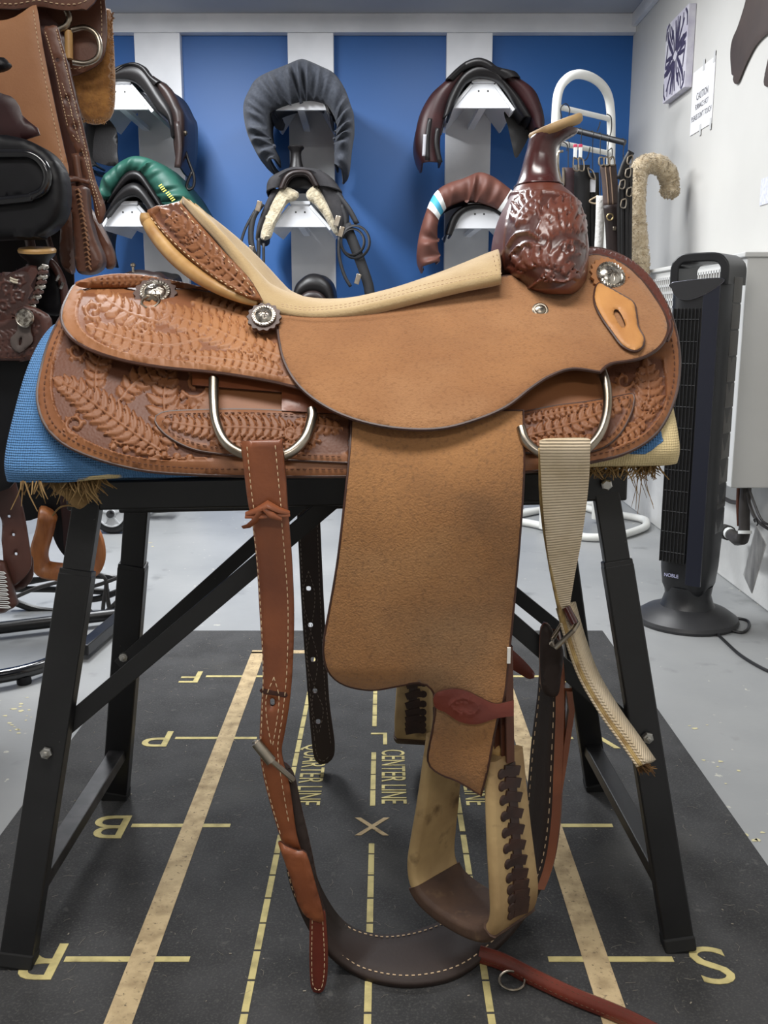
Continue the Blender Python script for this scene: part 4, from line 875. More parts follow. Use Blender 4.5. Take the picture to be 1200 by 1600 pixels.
def rack(u0, u1, b0, b1, yt, yb, label):
    """hooded white bracket: front panel, flat top, two sloping sides, strut underneath"""
    e = empty('saddle_rack', wpt((b0+b1)/2, yb, DF, DB-.05), label, 'saddle rack', 'white wall saddle racks')
    A = [P(u0, yt, DF), P(u1, yt, DF), P(b1, yb, DF), P(b0, yb, DF)]; zt, zb = A[0].z, A[3].z; x0, x1, x2, x3 = A[0].x, A[1].x, A[2].x, A[3].x; yb_ = DB-.051
    mb = MB(); f = [(x0+.008, DF, zt-.012), (x1-.008, DF, zt-.012), (x2-.012, DF, zb), (x3+.012, DF, zb)]; mb.add(f+[(a, DF+.018, c) for a, _, c in f], [(0, 1, 2, 3), (7, 6, 5, 4), (0, 4, 5, 1), (1, 5, 6, 2), (2, 6, 7, 3), (3, 7, 4, 0)])
    mb.build('front_panel', m_rack, e, smooth=False, bevel=.002)
    mb = MB(); mb.box(((x0+x1)/2, (DF-.012+yb_)/2, zt-.006), (x1-x0, yb_-DF+.012, .014)); mb.build('top_board', m_rack, e, smooth=False, bevel=.002)
    for xa, xb in ((x0, x3), (x1, x2)):
        s = 1 if xb > xa else -1; nx = Vector((zt-zb, 0, (abs(xb-xa)))).normalized(); nx.x *= s; mb = MB(); q = [Vector((xa+s*.004, DF-.008, zt-.014)), Vector((xb, DF-.008, zb-.006)), Vector((xb, yb_, zb-.006)), Vector((xa+s*.004, yb_, zt-.014))]
        mb.add([p for p in q]+[p-nx*.014 for p in q], [(0, 1, 2, 3), (7, 6, 5, 4), (0, 4, 5, 1), (1, 5, 6, 2), (2, 6, 7, 3), (3, 7, 4, 0)]); mb.build('side_board', m_rack, e, smooth=False, bevel=.002)
    mb = MB(); xm = (x0+x1)/2; mb.beam((xm, DF+.018, zb+.012), (xm-.01, yb_, zb+.012), .030, .02, (1, 0, 0)); mb.build('strut', m_rack, e, smooth=False)
    for dx in (-.02, .02): MB().lathe((xm+dx, DF-.0005, zt-.045), (0, -1, 0), [(.004, 0), (.004, .001), (.001, .001)], 10).build('screw', m_hole, e)
    return e
rack(169, 205, 137, 241, 126, 171, 'white hooded wall rack under the uncovered black english saddle')
rack(181, 216, 156, 250, 315, 354, 'white hooded wall rack under the green covered saddle')
rack(446, 492, 419, 516, 128, 172, 'white hooded wall rack under the charcoal grey covered saddle')
rack(453, 485, 421, 519, 315, 355, 'white hooded wall rack under the black saddle with fleece panels')
rack(737, 774, 701, 805, 125, 169, 'white hooded wall rack under the uncovered dark brown english saddle')
rack(731, 768, 700, 804, 318, 357, 'white hooded wall rack under the brown covered saddle')
rack(470, 500, 440, 532, 480, 520, 'white hooded wall rack under the low black saddle behind the cream seat')
rack(184, 220, 150, 250, 478, 520, 'white hooded wall rack under the low dark brown saddle behind the rear jockey')

def resamp(pts, n):
    p = cr(pts, 1.0); s = np.concatenate([[0], np.cumsum(np.linalg.norm(np.diff(p, axis=0), axis=1))]); t = np.linspace(0, s[-1], n); return np.stack([np.interp(t, s, p[:, 0]), np.interp(t, s, p[:, 1])], -1)
def arch(name, inner, outer, D0, depth, mats, parent, bulge=.03, wr=(0, 0), stripes=(), n=96, shrink=.9, drop=.02, th=.008, label=None):
    """arched band seen end-on: a rounded face between two curves that runs back over the rack"""
    I = resamp(inner, n); O = resamp(outer, n); Ow = [P(u, v, D0) for u, v in O]; Iw = [P(u, v, D0) for u, v in I]
    cx = sum((p.x for p in Ow))/n; zt = max(p.z for p in Ow); rows = []
    def row(fr, dy, k=0):
        r = []
        for i in range(n):
            t = i/(n-1); ph = wr[0]*2*math.pi*t+1.3*math.sin(t*23)+.8*math.sin(t*51); w_ = wr[1]*math.sin(ph)*k*(.6+.4*math.sin(t*17))
            p = Iw[i].lerp(Ow[i], fr+w_*1.2); r.append(Vector((p.x, D0+dy-w_*.35*bulge*12, p.z)))
        return r
    rows = [[Vector((p.x, D0+depth*.5, p.z)) for p in Iw], row(0, .01), row(.04, -.006, .5), row(.15, -bulge*.5, 1), row(.32, -bulge*.85, .9), row(.52, -bulge, .6), row(.72, -bulge*.8, .3), row(.9, -bulge*.35, .1), row(1, .02)]
    for f in (.25, .5, .75, 1): rows.append([Vector((cx+(p.x-cx)*(1-(1-shrink)*f*f), D0+.02+depth*f, p.z-drop*math.sin(math.pi*f)+drop*.6*f*f)) for p in Ow])
    mb = MB(); mb.grid(rows)
    o = mb.build(name, mats, parent, solid=th, angle=80, offset=-1)
    if stripes:
        me = o.data; k = n-1
        for pi, po in enumerate(me.polygons):
            j = pi % k; t = j/k
            for (a, b, m_) in stripes:
                if a <= t < b: po.material_index = m_
    if label: o['label'] = label
    return o
def strip(name, pts, D, wpx, m, parent, th=.004, dk=(0, 0)):
    """hanging strap: pixel path, width in pixels"""
    c = cr3(pts, 5); L = []; n_ = len(c)
    for i, q in enumerate(c):
        d = np.array(c[min(i+1, n_-1)])[:2]-np.array(c[max(i-1, 0)])[:2]; d = d/(np.linalg.norm(d)+1e-9); nn_ = np.array([-d[1], d[0]]); Dq = q[2] if len(q) > 2 else D
        L.append([P(q[0]+nn_[0]*wpx/2, q[1]+nn_[1]*wpx/2, Dq), P(q[0], q[1], Dq-.002), P(q[0]-nn_[0]*wpx/2, q[1]-nn_[1]*wpx/2, Dq)])
    mb = MB(); mb.grid(L); return mb.build(name, m, parent, solid=th, angle=60)

# uncovered black english saddle
e = empty('english_saddle', wpt(200, 127, DF, 4.6), 'black english saddle without a cover hung on the wall rack', 'saddle')
arch('panel', [(120, 205), (128, 180), (152, 142), (178, 126), (205, 127), (222, 140), (245, 172), (262, 188), (268, 215)], [(98, 205), (110, 170), (140, 128), (168, 118), (192, 102), (212, 98), (228, 106), (250, 140), (268, 172), (274, 215)], DF-.03, .40, m_bl, e, .02)
arch('seat', [(168, 118), (190, 106), (208, 104), (222, 112), (240, 135)], [(162, 118), (178, 112), (195, 100), (210, 97), (226, 103), (238, 118), (252, 126)], DF-.04, .44, m_bl, e, .015, drop=.05)
arch('flap', [(238, 126), (258, 160), (270, 190), (271, 225), (276, 258)], [(240, 118), (266, 137), (281, 164), (287, 180), (287, 225), (282, 262)], DF-.02, .30, m_dk, e, .02, shrink=1)
arch('flap', [(168, 128), (150, 160), (136, 190), (132, 240), (150, 258)], [(160, 120), (132, 140), (110, 172), (100, 210), (106, 250), (140, 262)], DF+.02, .30, m_bl, e, .02, shrink=1)
sheet('flap_panel', [(122, 176), (150, 172), (180, 200), (183, 240), (184, 256), (170, 259), (140, 250), (116, 240)], lambda u, v: DF+.15+0*u, [m_bl, m_bl], e, .01, 8, rnd=.1)
strip('stirrup_leather', [(276, 190), (280, 230), (277, 262)], DF-.06, 9, m_dk, e); strip('stirrup_leather', [(286, 222), (294, 250), (303, 275), (302, 292), (294, 296), (292, 288), (300, 268)], DF+.05, 4, m_bl, e)
mb = MB(); mb.lathe(P(289, 208, DF), (1, -.3, 0), [(.012, 0), (.012, .006), (.004, .012)], 12); mb.build('stirrup_bar', m_steel, e)
# green covered english saddle
e = empty('english_saddle', wpt(205, 316, DF, 4.6), 'black english saddle under a forest green cover on the wall rack', 'saddle')
arch('panel', [(168, 338), (184, 318), (200, 308), (214, 308), (226, 320), (240, 345)], [(163, 338), (180, 306), (196, 288), (211, 285), (226, 296), (250, 330)], DF-.05, .40, m_bl, e, .02)
arch('pommel', [(172, 318), (184, 302), (200, 284), (214, 282), (226, 294), (246, 322)], [(168, 316), (180, 292), (196, 270), (211, 265), (224, 272), (236, 290), (256, 322)], DF-.03, .40, m_bl, e, .02)
g = arch('cover', [(164, 312), (176, 298), (192, 276), (206, 268), (216, 268), (228, 282), (244, 306), (262, 336)], [(154, 300), (158, 278), (176, 260), (199, 245), (218, 243), (240, 250), (262, 264), (286, 292), (306, 324), (322, 338)], DF-.02, .45, m_grn, e, .035, (9, .16), shrink=1.02, drop=-.01, label='forest green nylon saddle cover gathered at its opening')
for i in range(9):
    u = 250+i*2.3+(2 if i > 3 else 0); v = 289+i*2.9; MB().beam(P(u-2, v+2, DF-.085), P(u+3, v-1, DF-.085), .004, .004).build('embroidery', m_yel, g)
arch('flap', [(166, 312), (156, 345), (152, 380), (156, 410)], [(158, 302), (148, 340), (143, 380), (149, 412)], DF-.01, .34, m_bl, e, .012, shrink=1, drop=0)
strip('stirrup_leather', [(156, 320), (150, 350), (148, 398)], DF-.026, 7, m_bl, e)
# charcoal covered saddle
e = empty('saddle', wpt(470, 128, DF, 4.6), 'saddle under a charcoal grey gathered cover on the wall rack', 'saddle')
arch('cover', [(430, 248), (428, 233), (421, 218), (417, 196), (419, 176), (431, 166), (457, 157), (484, 153), (506, 159), (519, 174), (526, 195), (523, 222), (522, 256)], [(421, 257), (401, 238), (385, 206), (379, 166), (388, 139), (404, 118), (449, 98), (466, 91), (476, 91), (500, 101), (522, 113), (538, 136), (548, 163), (553, 182), (549, 211), (544, 252), (535, 266)], DF-.06, .50, m_grey, e, .05, (21, .22), n=240)
arch('panel', [(428, 175), (440, 140), (470, 130), (500, 140), (510, 175)], [(420, 178), (432, 150), (468, 140), (505, 150), (520, 180)], DF-.01, .40, m_bl, e, .01)
# black synthetic western saddle with fleece
e = empty('western_saddle', wpt(470, 316, DF, 4.6), 'small black synthetic western saddle with cream fleece panels on the wall rack', 'saddle')
arch('swell', [(440, 292), (450, 276), (464, 270), (482, 272), (494, 288)], [(418, 300), (421, 282), (438, 271), (458, 264), (479, 265), (501, 269), (518, 281), (532, 300)], DF-.05, .16, m_synth, e, .04)
arch('gullet_rim', [(443, 294), (452, 278), (464, 272), (480, 274), (492, 290)], [(437, 296), (447, 275), (464, 267), (484, 270), (497, 292)], DF-.085, .05, m_dk, e, .01)
arch('gullet', [(446, 300), (460, 296), (478, 296), (490, 300)], [(442, 296), (452, 278), (464, 272), (480, 274), (494, 294)], DF-.02, .30, m_blkst, e, .005)
mb = MB(); hp = P(463, 262, DF); mb.lathe(hp, (0, 0, 1), [(.034, -.01), (.024, .03), (.022, .055), (.024, .068), (.034, .078), (.036, .084), (.032, .09), (.0, .092)], 20); mb.build('horn', m_bl, e)
for pts in ([(438, 292), (466, 300), (462, 312), (448, 318), (430, 350), (422, 372), (408, 374), (407, 362), (418, 330)], [(495, 290), (478, 300), (481, 312), (490, 318), (506, 338), (516, 356), (526, 368), (527, 356), (515, 326)]):
    sheet('fleece_panel', pts, lambda u, v: DF-.075+0*u, [m_fle, m_fle], e, .03, 6, rnd=.6)
arch('skirt', [(444, 296), (424, 326), (406, 366), (404, 376)], [(424, 296), (412, 322), (402, 350), (399, 372)], DF-.05, .45, m_synth, e, .02, shrink=1); arch('skirt', [(494, 292), (514, 328), (527, 362)], [(520, 286), (536, 306), (540, 330), (538, 360)], DF-.05, .45, m_synth, e, .02, shrink=1)
for pts, w_ in (([(410, 318), (396, 340), (392, 372), (398, 402)], 9), ([(398, 330), (384, 356), (376, 380)], 4), ([(404, 372), (404, 396), (402, 420)], 6), ([(412, 380), (412, 420)], 4), ([(524, 300), (544, 325), (558, 350)], 8), ([(532, 320), (540, 345), (534, 372)], 8), ([(540, 350), (560, 400), (574, 440), (578, 460)], 16), ([(530, 370), (530, 400), (538, 430), (548, 448)], 5)):
    strip('strap', pts, DF-.06, w_, m_blkst, e)
for r_, dx in ((21, 0), (17, -4)): mb = MB(); c = P(555+dx, 378, DF-.07); mb.tube([c+Vector((math.cos(a)*r_*.003, .01*math.sin(2*a), math.sin(a)*r_*.0033)) for a in [2*math.pi*i/28 for i in range(28)]], .008, 8, True, flat=.5); mb.build('coiled_strap', m_blkst, e)
for u, v in ((404, 322), (391, 392), (527, 345), (533, 362), (559, 436)): MB().box(P(u, v, DF-.085), (.022, .006, .045), Matrix.Rotation(.3, 3, 'Y')).build('buckle', m_steel, e, bevel=.002)
# dark brown english saddle
e = empty('english_saddle', wpt(750, 126, DF, 4.6), 'dark brown english saddle without a cover hung on the wall rack', 'saddle')
arch('panel', [(704, 178), (722, 140), (735, 126), (752, 121), (774, 126), (790, 142), (808, 170), (818, 184)], [(690, 186), (700, 150), (716, 120), (732, 104), (749, 98), (770, 104), (786, 122), (812, 150), (832, 184)], DF-.04, .40, m_bl, e, .025)
arch('seat', [(706, 124), (724, 108), (747, 101), (768, 108), (790, 122)], [(698, 126), (714, 110), (730, 98), (748, 93), (764, 98), (778, 108), (804, 114), (812, 122)], DF-.06, .44, m_bl, e, .015, drop=.05)
arch('flap', [(728, 118), (706, 150), (694, 186), (688, 220), (690, 254)], [(714, 110), (690, 130), (672, 148), (656, 178), (649, 212), (651, 236), (659, 255)], DF-.03, .30, m_dk2, e, .03, shrink=1)
arch('flap', [(778, 118), (806, 146), (826, 176), (836, 200)], [(800, 114), (834, 137), (846, 160), (852, 186), (850, 206)], DF-.03, .30, m_dk2, e, .03, shrink=1)
sheet('sweat_flap', [(790, 172), (836, 182), (830, 205), (818, 230), (806, 247), (800, 225), (794, 198)], lambda u, v: DF+.12+0*u, [m_bl, m_bl], e, .008, 8)
for pts in ([(672, 185), (668, 215), (668, 250)], [(684, 200), (682, 225), (688, 254)]): strip('billet', pts, DF-.07, 7, m_bl, e)
strip('girth_guard', [(664, 210), (663, 228), (662, 244)], DF-.075, 5, mat('grey_lining', (150, 150, 155), .7), e)
# brown covered saddle
e = empty('saddle', wpt(750, 318, DF, 4.6), 'saddle under a chocolate brown cover with aqua stripes on the wall rack', 'saddle')
arch('cover', [(688, 408), (684, 378), (685, 347), (694, 329), (709, 318), (732, 312), (758, 318), (782, 329), (800, 350), (806, 380), (804, 405)], [(659, 417), (652, 397), (655, 367), (665, 332), (678, 303), (697, 287), (726, 277), (749, 268), (770, 274), (793, 290), (818, 312), (832, 340), (836, 380), (826, 412)], DF-.06, .50, [m_bro, m_wst, m_aqua], e, .03, (13, .2), [(.245, .272, 1), (.272, .305, 2), (.305, .33, 1), (.66, .685, 1), (.685, .72, 2), (.72, .745, 1)], n=200)
arch('panel', [(706, 368), (722, 336), (750, 326), (780, 336), (796, 368)], [(696, 366), (708, 334), (734, 318), (766, 322), (794, 340), (804, 366)], DF-.02, .4, m_bl, e, .01)
# the two lowest saddles, only their tops showing
e = empty('english_saddle', wpt(488, 482, DF, 4.6), 'low black saddle top behind the cream seat', 'saddle')
arch('seat', [(462, 500), (470, 470), (490, 462), (508, 470), (516, 500)], [(455, 500), (459, 452), (472, 434), (488, 427), (506, 432), (520, 450), (528, 500)], DF-.04, .4, m_bl, e, .03); arch('pommel', [(466, 500), (474, 476), (490, 470), (504, 476), (512, 500)], [(464, 500), (470, 466), (488, 456), (506, 466), (516, 500)], DF-.07, .1, m_dk, e, .01)
e = empty('english_saddle', wpt(205, 482, DF, 4.6), 'low dark brown saddle top behind the tooled rear jockey', 'saddle')
arch('seat', [(160, 500), (176, 460), (205, 446), (236, 460), (250, 500)], [(150, 500), (168, 442), (190, 428), (212, 421), (236, 424), (258, 434), (270, 500)], DF-.04, .4, m_dk, e, .03)
mb = MB(); mb.lathe(P(208, 420, DF-.05), (0, 0, 1), [(.006, -.02), (.006, .008), (.012, .012), (.012, .02), (.004, .026)], 12); mb.build('stud', m_steel, e)

# ================================================================ white tube rack with tack
m_wtube = mat('white_enamel_tube', (226, 226, 222), .35, c2=(214, 214, 208), ns=5)
m_wire = mat('black_wire', (22, 22, 24), .45)
e = empty('tack_rack', G(900, 800, 0), 'white tubular rack with a rounded hoop top in the corner', 'rack')
hoop = [(866, 430, 3.95), (866, 300, 3.95), (869, 200, 3.95), (872, 145, 3.955), (884, 122, 3.97), (905, 116, 4.0), (928, 124, 4.05), (945, 140, 4.1), (954, 165, 4.14), (956, 210, 4.15), (952, 300, 4.15), (948, 430, 4.15)]
pl = P(866, 430, 3.95); pr_ = P(948, 430, 4.15)
path = [Vector((pl.x, pl.y, .02))]+[P(*q) for q in cr3([(866, 300, 3.95), (868, 200, 3.95), (872, 146, 3.955), (886, 123, 3.97), (905, 116, 4.0), (928, 123, 4.05), (945, 139, 4.1), (953, 163, 4.14), (955, 210, 4.15), (953, 300, 4.15)], 5)]+[Vector((P(953, 300, 4.15).x, 4.15, .02))]
path[0].x = path[1].x; MB().tube(path, .0175, 12).build('hoop', m_wtube, e)
for a, b in (((872, 167, 3.96), (953, 186, 4.145)), ((872, 223, 3.96), (953, 240, 4.145)), ((872, 330, 3.96), (953, 336, 4.145))): MB().tube([P(*a), P(*b)], .0105, 10).build('cross_bar', m_wtube, e)
base = [G(u, v, .018) for u, v in cr3([(790, 812), (840, 820), (905, 838), (960, 838), (1002, 826), (1010, 818), (1000, 810), (940, 800), (900, 792), (820, 800)], 5)]; MB().tube(base, .0165, 10).build('base_tube', m_wtube, e)
base = [G(u, v, .018) for u, v in cr3([(800, 806), (850, 796), (905, 790), (935, 788)], 4)]; MB().tube(base, .0165, 10).build('base_tube', m_wtube, e)
MB().tube([P(896, 203, 3.92), P(977, 223, 3.80)], .011, 12).build('black_arm', m_wire, e)
def hook(pts, D, par, r=.0022, m=None): mb = MB(); mb.tube([P(u, v, D) for u, v in cr3(pts, 5)], r, 6); return mb.build('wire_hook', m or m_wire, par)
hook([(879, 190), (876, 170), (884, 162), (890, 170), (889, 180)], 3.93, e); hook([(948, 178), (955, 184), (955, 205), (950, 218)], 4.08, e); hook([(938, 190), (936, 198), (933, 205)], 4.0, e); hook([(874, 232), (878, 222), (886, 226), (886, 236)], 3.9, e); hook([(922, 230), (918, 246), (912, 252)], 3.9, e); hook([(950, 236), (956, 232), (956, 246), (952, 252)], 4.0, e)
def arm_at(u): t = (u-896)/81; return 203+20*t, 3.92-.12*t
def hang(u, top, D, par):
    v, Da = arm_at(u) if u >= 897 else (226, 3.99)
    mb = MB(); mb.tube([P(*w_) for w_ in cr3([(u-3, v+3, Da+.012), (u-1, v-6, Da), (u+2, v, Da-.014), (u, v+12, (Da+D)/2), (u, top+6, D-.004)], 4)], .0017, 6); return mb.build('wire_hook', m_wire, par)
def girth(name, label, pts, wpx, D, m, cat='girth', extra=None, group=None):
    top = P(pts[0][0], pts[0][1], D); o = empty(name, (top.x, D, P(pts[-1][0], pts[-1][1], D).z), label, cat, group)
    strip('strap', pts, D, wpx, m, o, .012); hang(min(pts[0][0], 974), pts[0][1], D, o)
    return o
m_mar = mat('maroon_webbing', (62, 36, 42), .6, c2=(48, 28, 34), ns=30)
g = girth('girth', 'maroon brown webbing girth with a steel snap on the tube rack', [(888, 262), (887, 320), (885, 420)], 18, 3.86, m_mar); hook([(880, 236), (872, 240), (872, 262), (880, 290), (880, 262)], 3.85, g, .005, m_steel)
g = girth('girth', 'black padded girth with pink tipped buckle straps on the tube rack', [(908, 258), (908, 330), (907, 425)], 26, 3.88, m_blkst)
for u in (899, 907): MB().box(P(u, 238, 3.865), (.014, .008, .05)).build('billet_end', m_wst, g, bevel=.002); MB().box(P(u, 228, 3.865), (.015, .009, .012)).build('pink_tip', mat('pink_plastic', (190, 60, 90), .5), g, bevel=.002); hook([(u-3, 246), (u+4, 250), (u+5, 266), (u-3, 264), (u-3, 246)], 3.855, g, .0028, m_steel)
g = girth('girth', 'plain black girth beside the brown elastic girth on the tube rack', [(926, 270), (927, 340), (928, 425)], 18, 3.90, m_bl)
MB().box(P(926, 290, 3.88), (.022, .004, .048)).build('price_tag', mat('white_tag2', (205, 205, 210), .7), g, smooth=False); hook([(918, 262), (926, 268), (930, 280), (922, 276), (918, 262)], 3.87, g, .003, m_steel)
g = girth('fleece_strap', 'white fleece strap hanging beside the brown girth', [(938, 306), (937, 350), (935, 392)], 13, 3.84, mat('white_fleece', (214, 212, 208), .95, bs=80, bstr=.8, bdist=.006), 'strap'); hook([(934, 306), (921, 314), (930, 318), (936, 312)], 3.84, g, .003, mat('tan_thong', (178, 158, 130), .8))
m_bre = mat('brown_elastic', (74, 58, 52), .7, c2=(60, 46, 42), ns=30)
g = girth('girth', 'brown elastic girth with a dark leather end and a brass ring on the tube rack', [(950, 258), (953, 290), (955, 322)], 24, 3.80, m_bre)
strip('leather_end', [(955, 320), (958, 350), (960, 385), (962, 430)], 3.79, 25, m_dk, g, .014)
for k in (-4, 3): strip('elastic_stripe', [(950+k, 260), (953+k, 290), (955+k, 320)], 3.792, 2, mat('tan_stripe', (128, 106, 88), .8), g, .002)
mb = MB(); c = P(953, 339, 3.775); mb.tube([c+Vector((.0115*math.cos(a), 0, .0115*math.sin(a))) for a in [2*math.pi*i/18 for i in range(18)]], .003, 8, True); mb.build('ring', mat('brass', (170, 150, 110), .35, metal=1), g); MB().box(P(960, 357, 3.775), (.012, .006, .014)).build('rivet', m_steel, g, bevel=.002)
for u in (940, 948, 957): hook([(u-4, 246), (u+2, 246), (u+3, 257), (u-4, 257), (u-4, 246)], 3.79, g, .003, m_steel)
g = girth('girth', 'black leather bridle piece angled against the right wall corner', [(986, 237), (976, 256), (968, 280)], 10, 3.74, m_bl)
g = girth('bridle', 'black leather bridle with steel buckles beside the sheepskin girth', [(974, 272), (975, 340), (977, 430)], 12, 3.76, m_bl, 'bridle')
for pts, w_ in (([(980, 258), (980, 320), (980, 430)], 6), ([(968, 290), (967, 350), (968, 425)], 5), ([(986, 262), (985, 330), (984, 430)], 5)): strip('cheek_strap', pts, 3.74, w_, m_bl, g)
for u, v in ((984, 250), (981, 270), (972, 288), (974, 318), (983, 300)): hook([(u-3, v-5), (u+4, v-7), (u+3, v+6), (u-4, v+5), (u-3, v-5)], 3.73, g, .0028, m_steel)

# sheepskin girth sleeve hooked over a peg on the right wall
m_shp = mat('beige_sheepskin', (206, 190, 162), .95, c2=(168, 148, 116), ns=50, bs=130, bstr=.9, bdist=.006, sheen=.5)
sp = [(1000, 430, 3.81), (999, 400, 3.82), (995, 350, 3.84), (994, 300, 3.86), (998, 268, 3.88), (1012, 256, 3.89), (1030, 258, 3.90), (1043, 272, 3.92), (1047, 292, 3.93), (1044, 310, 3.93)]
c = [P(*q) for q in cr3(sp, 8)]; n_ = len(c); rs = [.036*(1 if i < n_-5 else (n_-i)/5*.9+.1) for i in range(n_)]; rs = [r*(1+.08*random.uniform(-1, 1)) for r in rs]
mb = MB(); mb.tube(c, rs, 16)
sh = mb.build('sheepskin_girth', m_shp, None, angle=80); tag(sh, 'beige sheepskin girth sleeve hooked over beside the right wall', 'girth')
mb = MB()
for i in range(4200):
    j = random.randrange(n_-1); p = c[j].lerp(c[j+1], random.random()); d = Vector((random.gauss(0, 1), random.gauss(0, 1), random.gauss(0, 1))).normalized(); t = (c[j+1]-c[j]).normalized(); d = (d-t*d.dot(t)).normalized(); q = p+d*rs[j]*.95; s = d.cross(t)*.003; mb.add([q+s, q-s, q+t*.004, q+d*random.uniform(.003, .007)+t*random.uniform(-.006, .006)], [(0, 1, 3), (1, 2, 3), (2, 0, 3)])
o = stuff(mb.build('wool_pile', m_shp, sh)); o.matrix_parent_inverse = Matrix.Translation(-sh.location)


# ================================================================ things on the right wall
def wallq(u, v, off=.012): return PX(u, v, XR-off)
a, b = wallq(1042, 42, .03), wallq(1077, 4, .03); zt = (a.z+b.z)/2; zb = (wallq(1070, 137, .03).z+wallq(1033, 163, .03).z)/2; y0, y1 = b.y, a.y
m_paper = mat('white_paper', (226, 226, 230), .7); m_ink = mat('indigo_ink', (44, 40, 66), .7, c2=(66, 60, 92), ns=60)
mb = MB(); mb.box((XR-.016, (y0+y1)/2, (zt+zb)/2), (.03, y1-y0, zt-zb)); art = mb.build('wall_art', mat('art_canvas', (206, 204, 212), .7, c2=(184, 180, 196), ns=20), None, smooth=False, bevel=.002); tag(art, 'white canvas with indigo brush strokes in a mirrored pattern on the right wall', 'wall art')
cy, cz = (y0+y1)/2, (zt+zb)/2; hy, hz = (y1-y0)/2, (zt-zb)/2
def ink(pts, wd):
    for s in (1, -1):
        q = [Vector((XR-.0322, cy-s*a*hy, cz+s*b*hz)) for a, b in cr(pts, .12)]; mb = MB(); mb.tube(q, [wd*(.5+.5*math.sin(math.pi*(i+.6)/(len(q)+.2))) for i in range(len(q))], 6, flat=1); 
        for i, p in enumerate(mb.v): mb.v[i] = (XR-.0315+(p[0]-XR+.0322)*.06, p[1], p[2])
        o = mb.build('brush_stroke', m_ink, art); o.matrix_parent_inverse = Matrix.Translation(-art.location)
for pts, wd in (([(-.15, .05), (-.45, .3), (-.75, .6), (-.8, .8)], .010), ([(.1, .1), (.45, .22), (.95, .3)], .012), ([(-.1, .1), (-.2, .45), (-.5, .85)], .006), ([(0, .12), (.0, .5), (-.1, .9)], .007), ([(.05, .15), (.2, .5), (.3, .9)], .010), ([(.1, .12), (.4, .45), (.7, .75)], .007), ([(.05, .12), (.1, .5), (.1, .95)], .005), ([(-.95, .6), (-.9, .85), (-.7, .98)], .006), ([(.75, .95), (.92, .8), (.96, .5)], .006), ([(.25, .3), (.55, .6), (.6, .9)], .005), ([(-.3, .35), (-.6, .7), (-.65, .95)], .005), ([(-.2, -.02), (-.5, .05), (-.85, .05)], .007), ([(.2, -.1), (.55, .08), (.9, .12)], .008), ([(-.9, -.1), (-.8, .2), (-.75, .45)], .006), ([(-.3, .5), (-.35, .7)], .012), ([(.55, .2), (.75, .28)], .016)): ink(pts, wd*1.25)
a, b = wallq(1084, 108), wallq(1112, 92); zt = (a.z+b.z)/2; zb = (wallq(1106, 194).z+wallq(1068, 216).z)/2; y0, y1 = b.y-.015, a.y+.03
mb = MB(); mb.box((XR-.0022, (y0+y1)/2, (zt+zb)/2), (.002, y1-y0, zt-zb)); sg = mb.build('caution_sign', m_paper, None, smooth=False); tag(sg, 'white paper caution notice taped to the right wall', 'sign')
m_txt = mat('black_print', (50, 50, 54), .7)
for k, (txt, f) in enumerate((('CAUTION', .80), ('FURNACE HOT', .56), ("PLEASE DON'T TOUCH", .56))):
    M = Matrix.Translation((XR-.0036, (y0+y1)/2, zb+(zt-zb)*(.56-.16*k))) @ Matrix(((0, 0, -1, 0), (-1, 0, 0, 0), (0, 1, 0, 0), (0, 0, 0, 1)))
    o = lettering('lettering', txt, .038 if k == 0 else .028, M, m_txt, sg, .80, .0004); o.matrix_parent_inverse = Matrix.Translation(-sg.location)
for yy in (y0+.01, (y0+y1)/2):
    for zz in (zt, zb): o = MB().box((XR-.004, yy, zz), (.0006, .02, .04)).build('tape', mat('clear_tape', (208, 208, 206), .25), sg, smooth=False); o.matrix_parent_inverse = Matrix.Translation(-sg.location)
def d_wall(X): return lambda u, v: X/((np.asarray(u, float)-600)/F)*(CT-(np.asarray(v, float)-800)/F*ST)
m_cut = mat('dark_umber_leather', (68, 56, 52), .6, c2=(54, 44, 42), ns=6, bs=60, bstr=.15)
o = sheet('leather_cutout', [(1170, -40, 1), (1164, 0), (1152, 40), (1143, 62), (1140, 84), (1142, 116), (1145, 117), (1144, 124), (1147, 131), (1152, 129), (1160, 110), (1170, 88), (1182, 68), (1200, 52), (1222, 46), (1230, 20), (1230, -40, 1)], d_wall(XR-.010), [m_cut, m_cut], None, .006, 5); tag(o, 'dark umber leather cutout shaped like a hoofed leg high on the right wall', 'leather piece')
o = sheet('leather_cutout', [(1203, 76, 1), (1197, 100), (1192, 128), (1195, 135), (1200, 133), (1214, 110), (1224, 90), (1224, 76, 1)], d_wall(XR-.010), [m_cut, m_cut], None, .006, 5); tag(o, 'small dark umber leather tip below the larger leather cutout on the right wall', 'leather piece')
a = wallq(1189, 280, .004); b = wallq(1240, 262, .004); zb = wallq(1198, 318, .004).z; mb = MB(); mb.box((XR-.002, (a.y+b.y)/2, (a.z+zb)/2), (.002, abs(a.y-b.y), a.z-zb)); o = mb.build('paper_notice', mat('printed_paper', (214, 216, 222), .7, c2=(190, 192, 204), ns=90), None, smooth=False); tag(o, 'printed paper notice on the right wall above the furnace', 'paper')

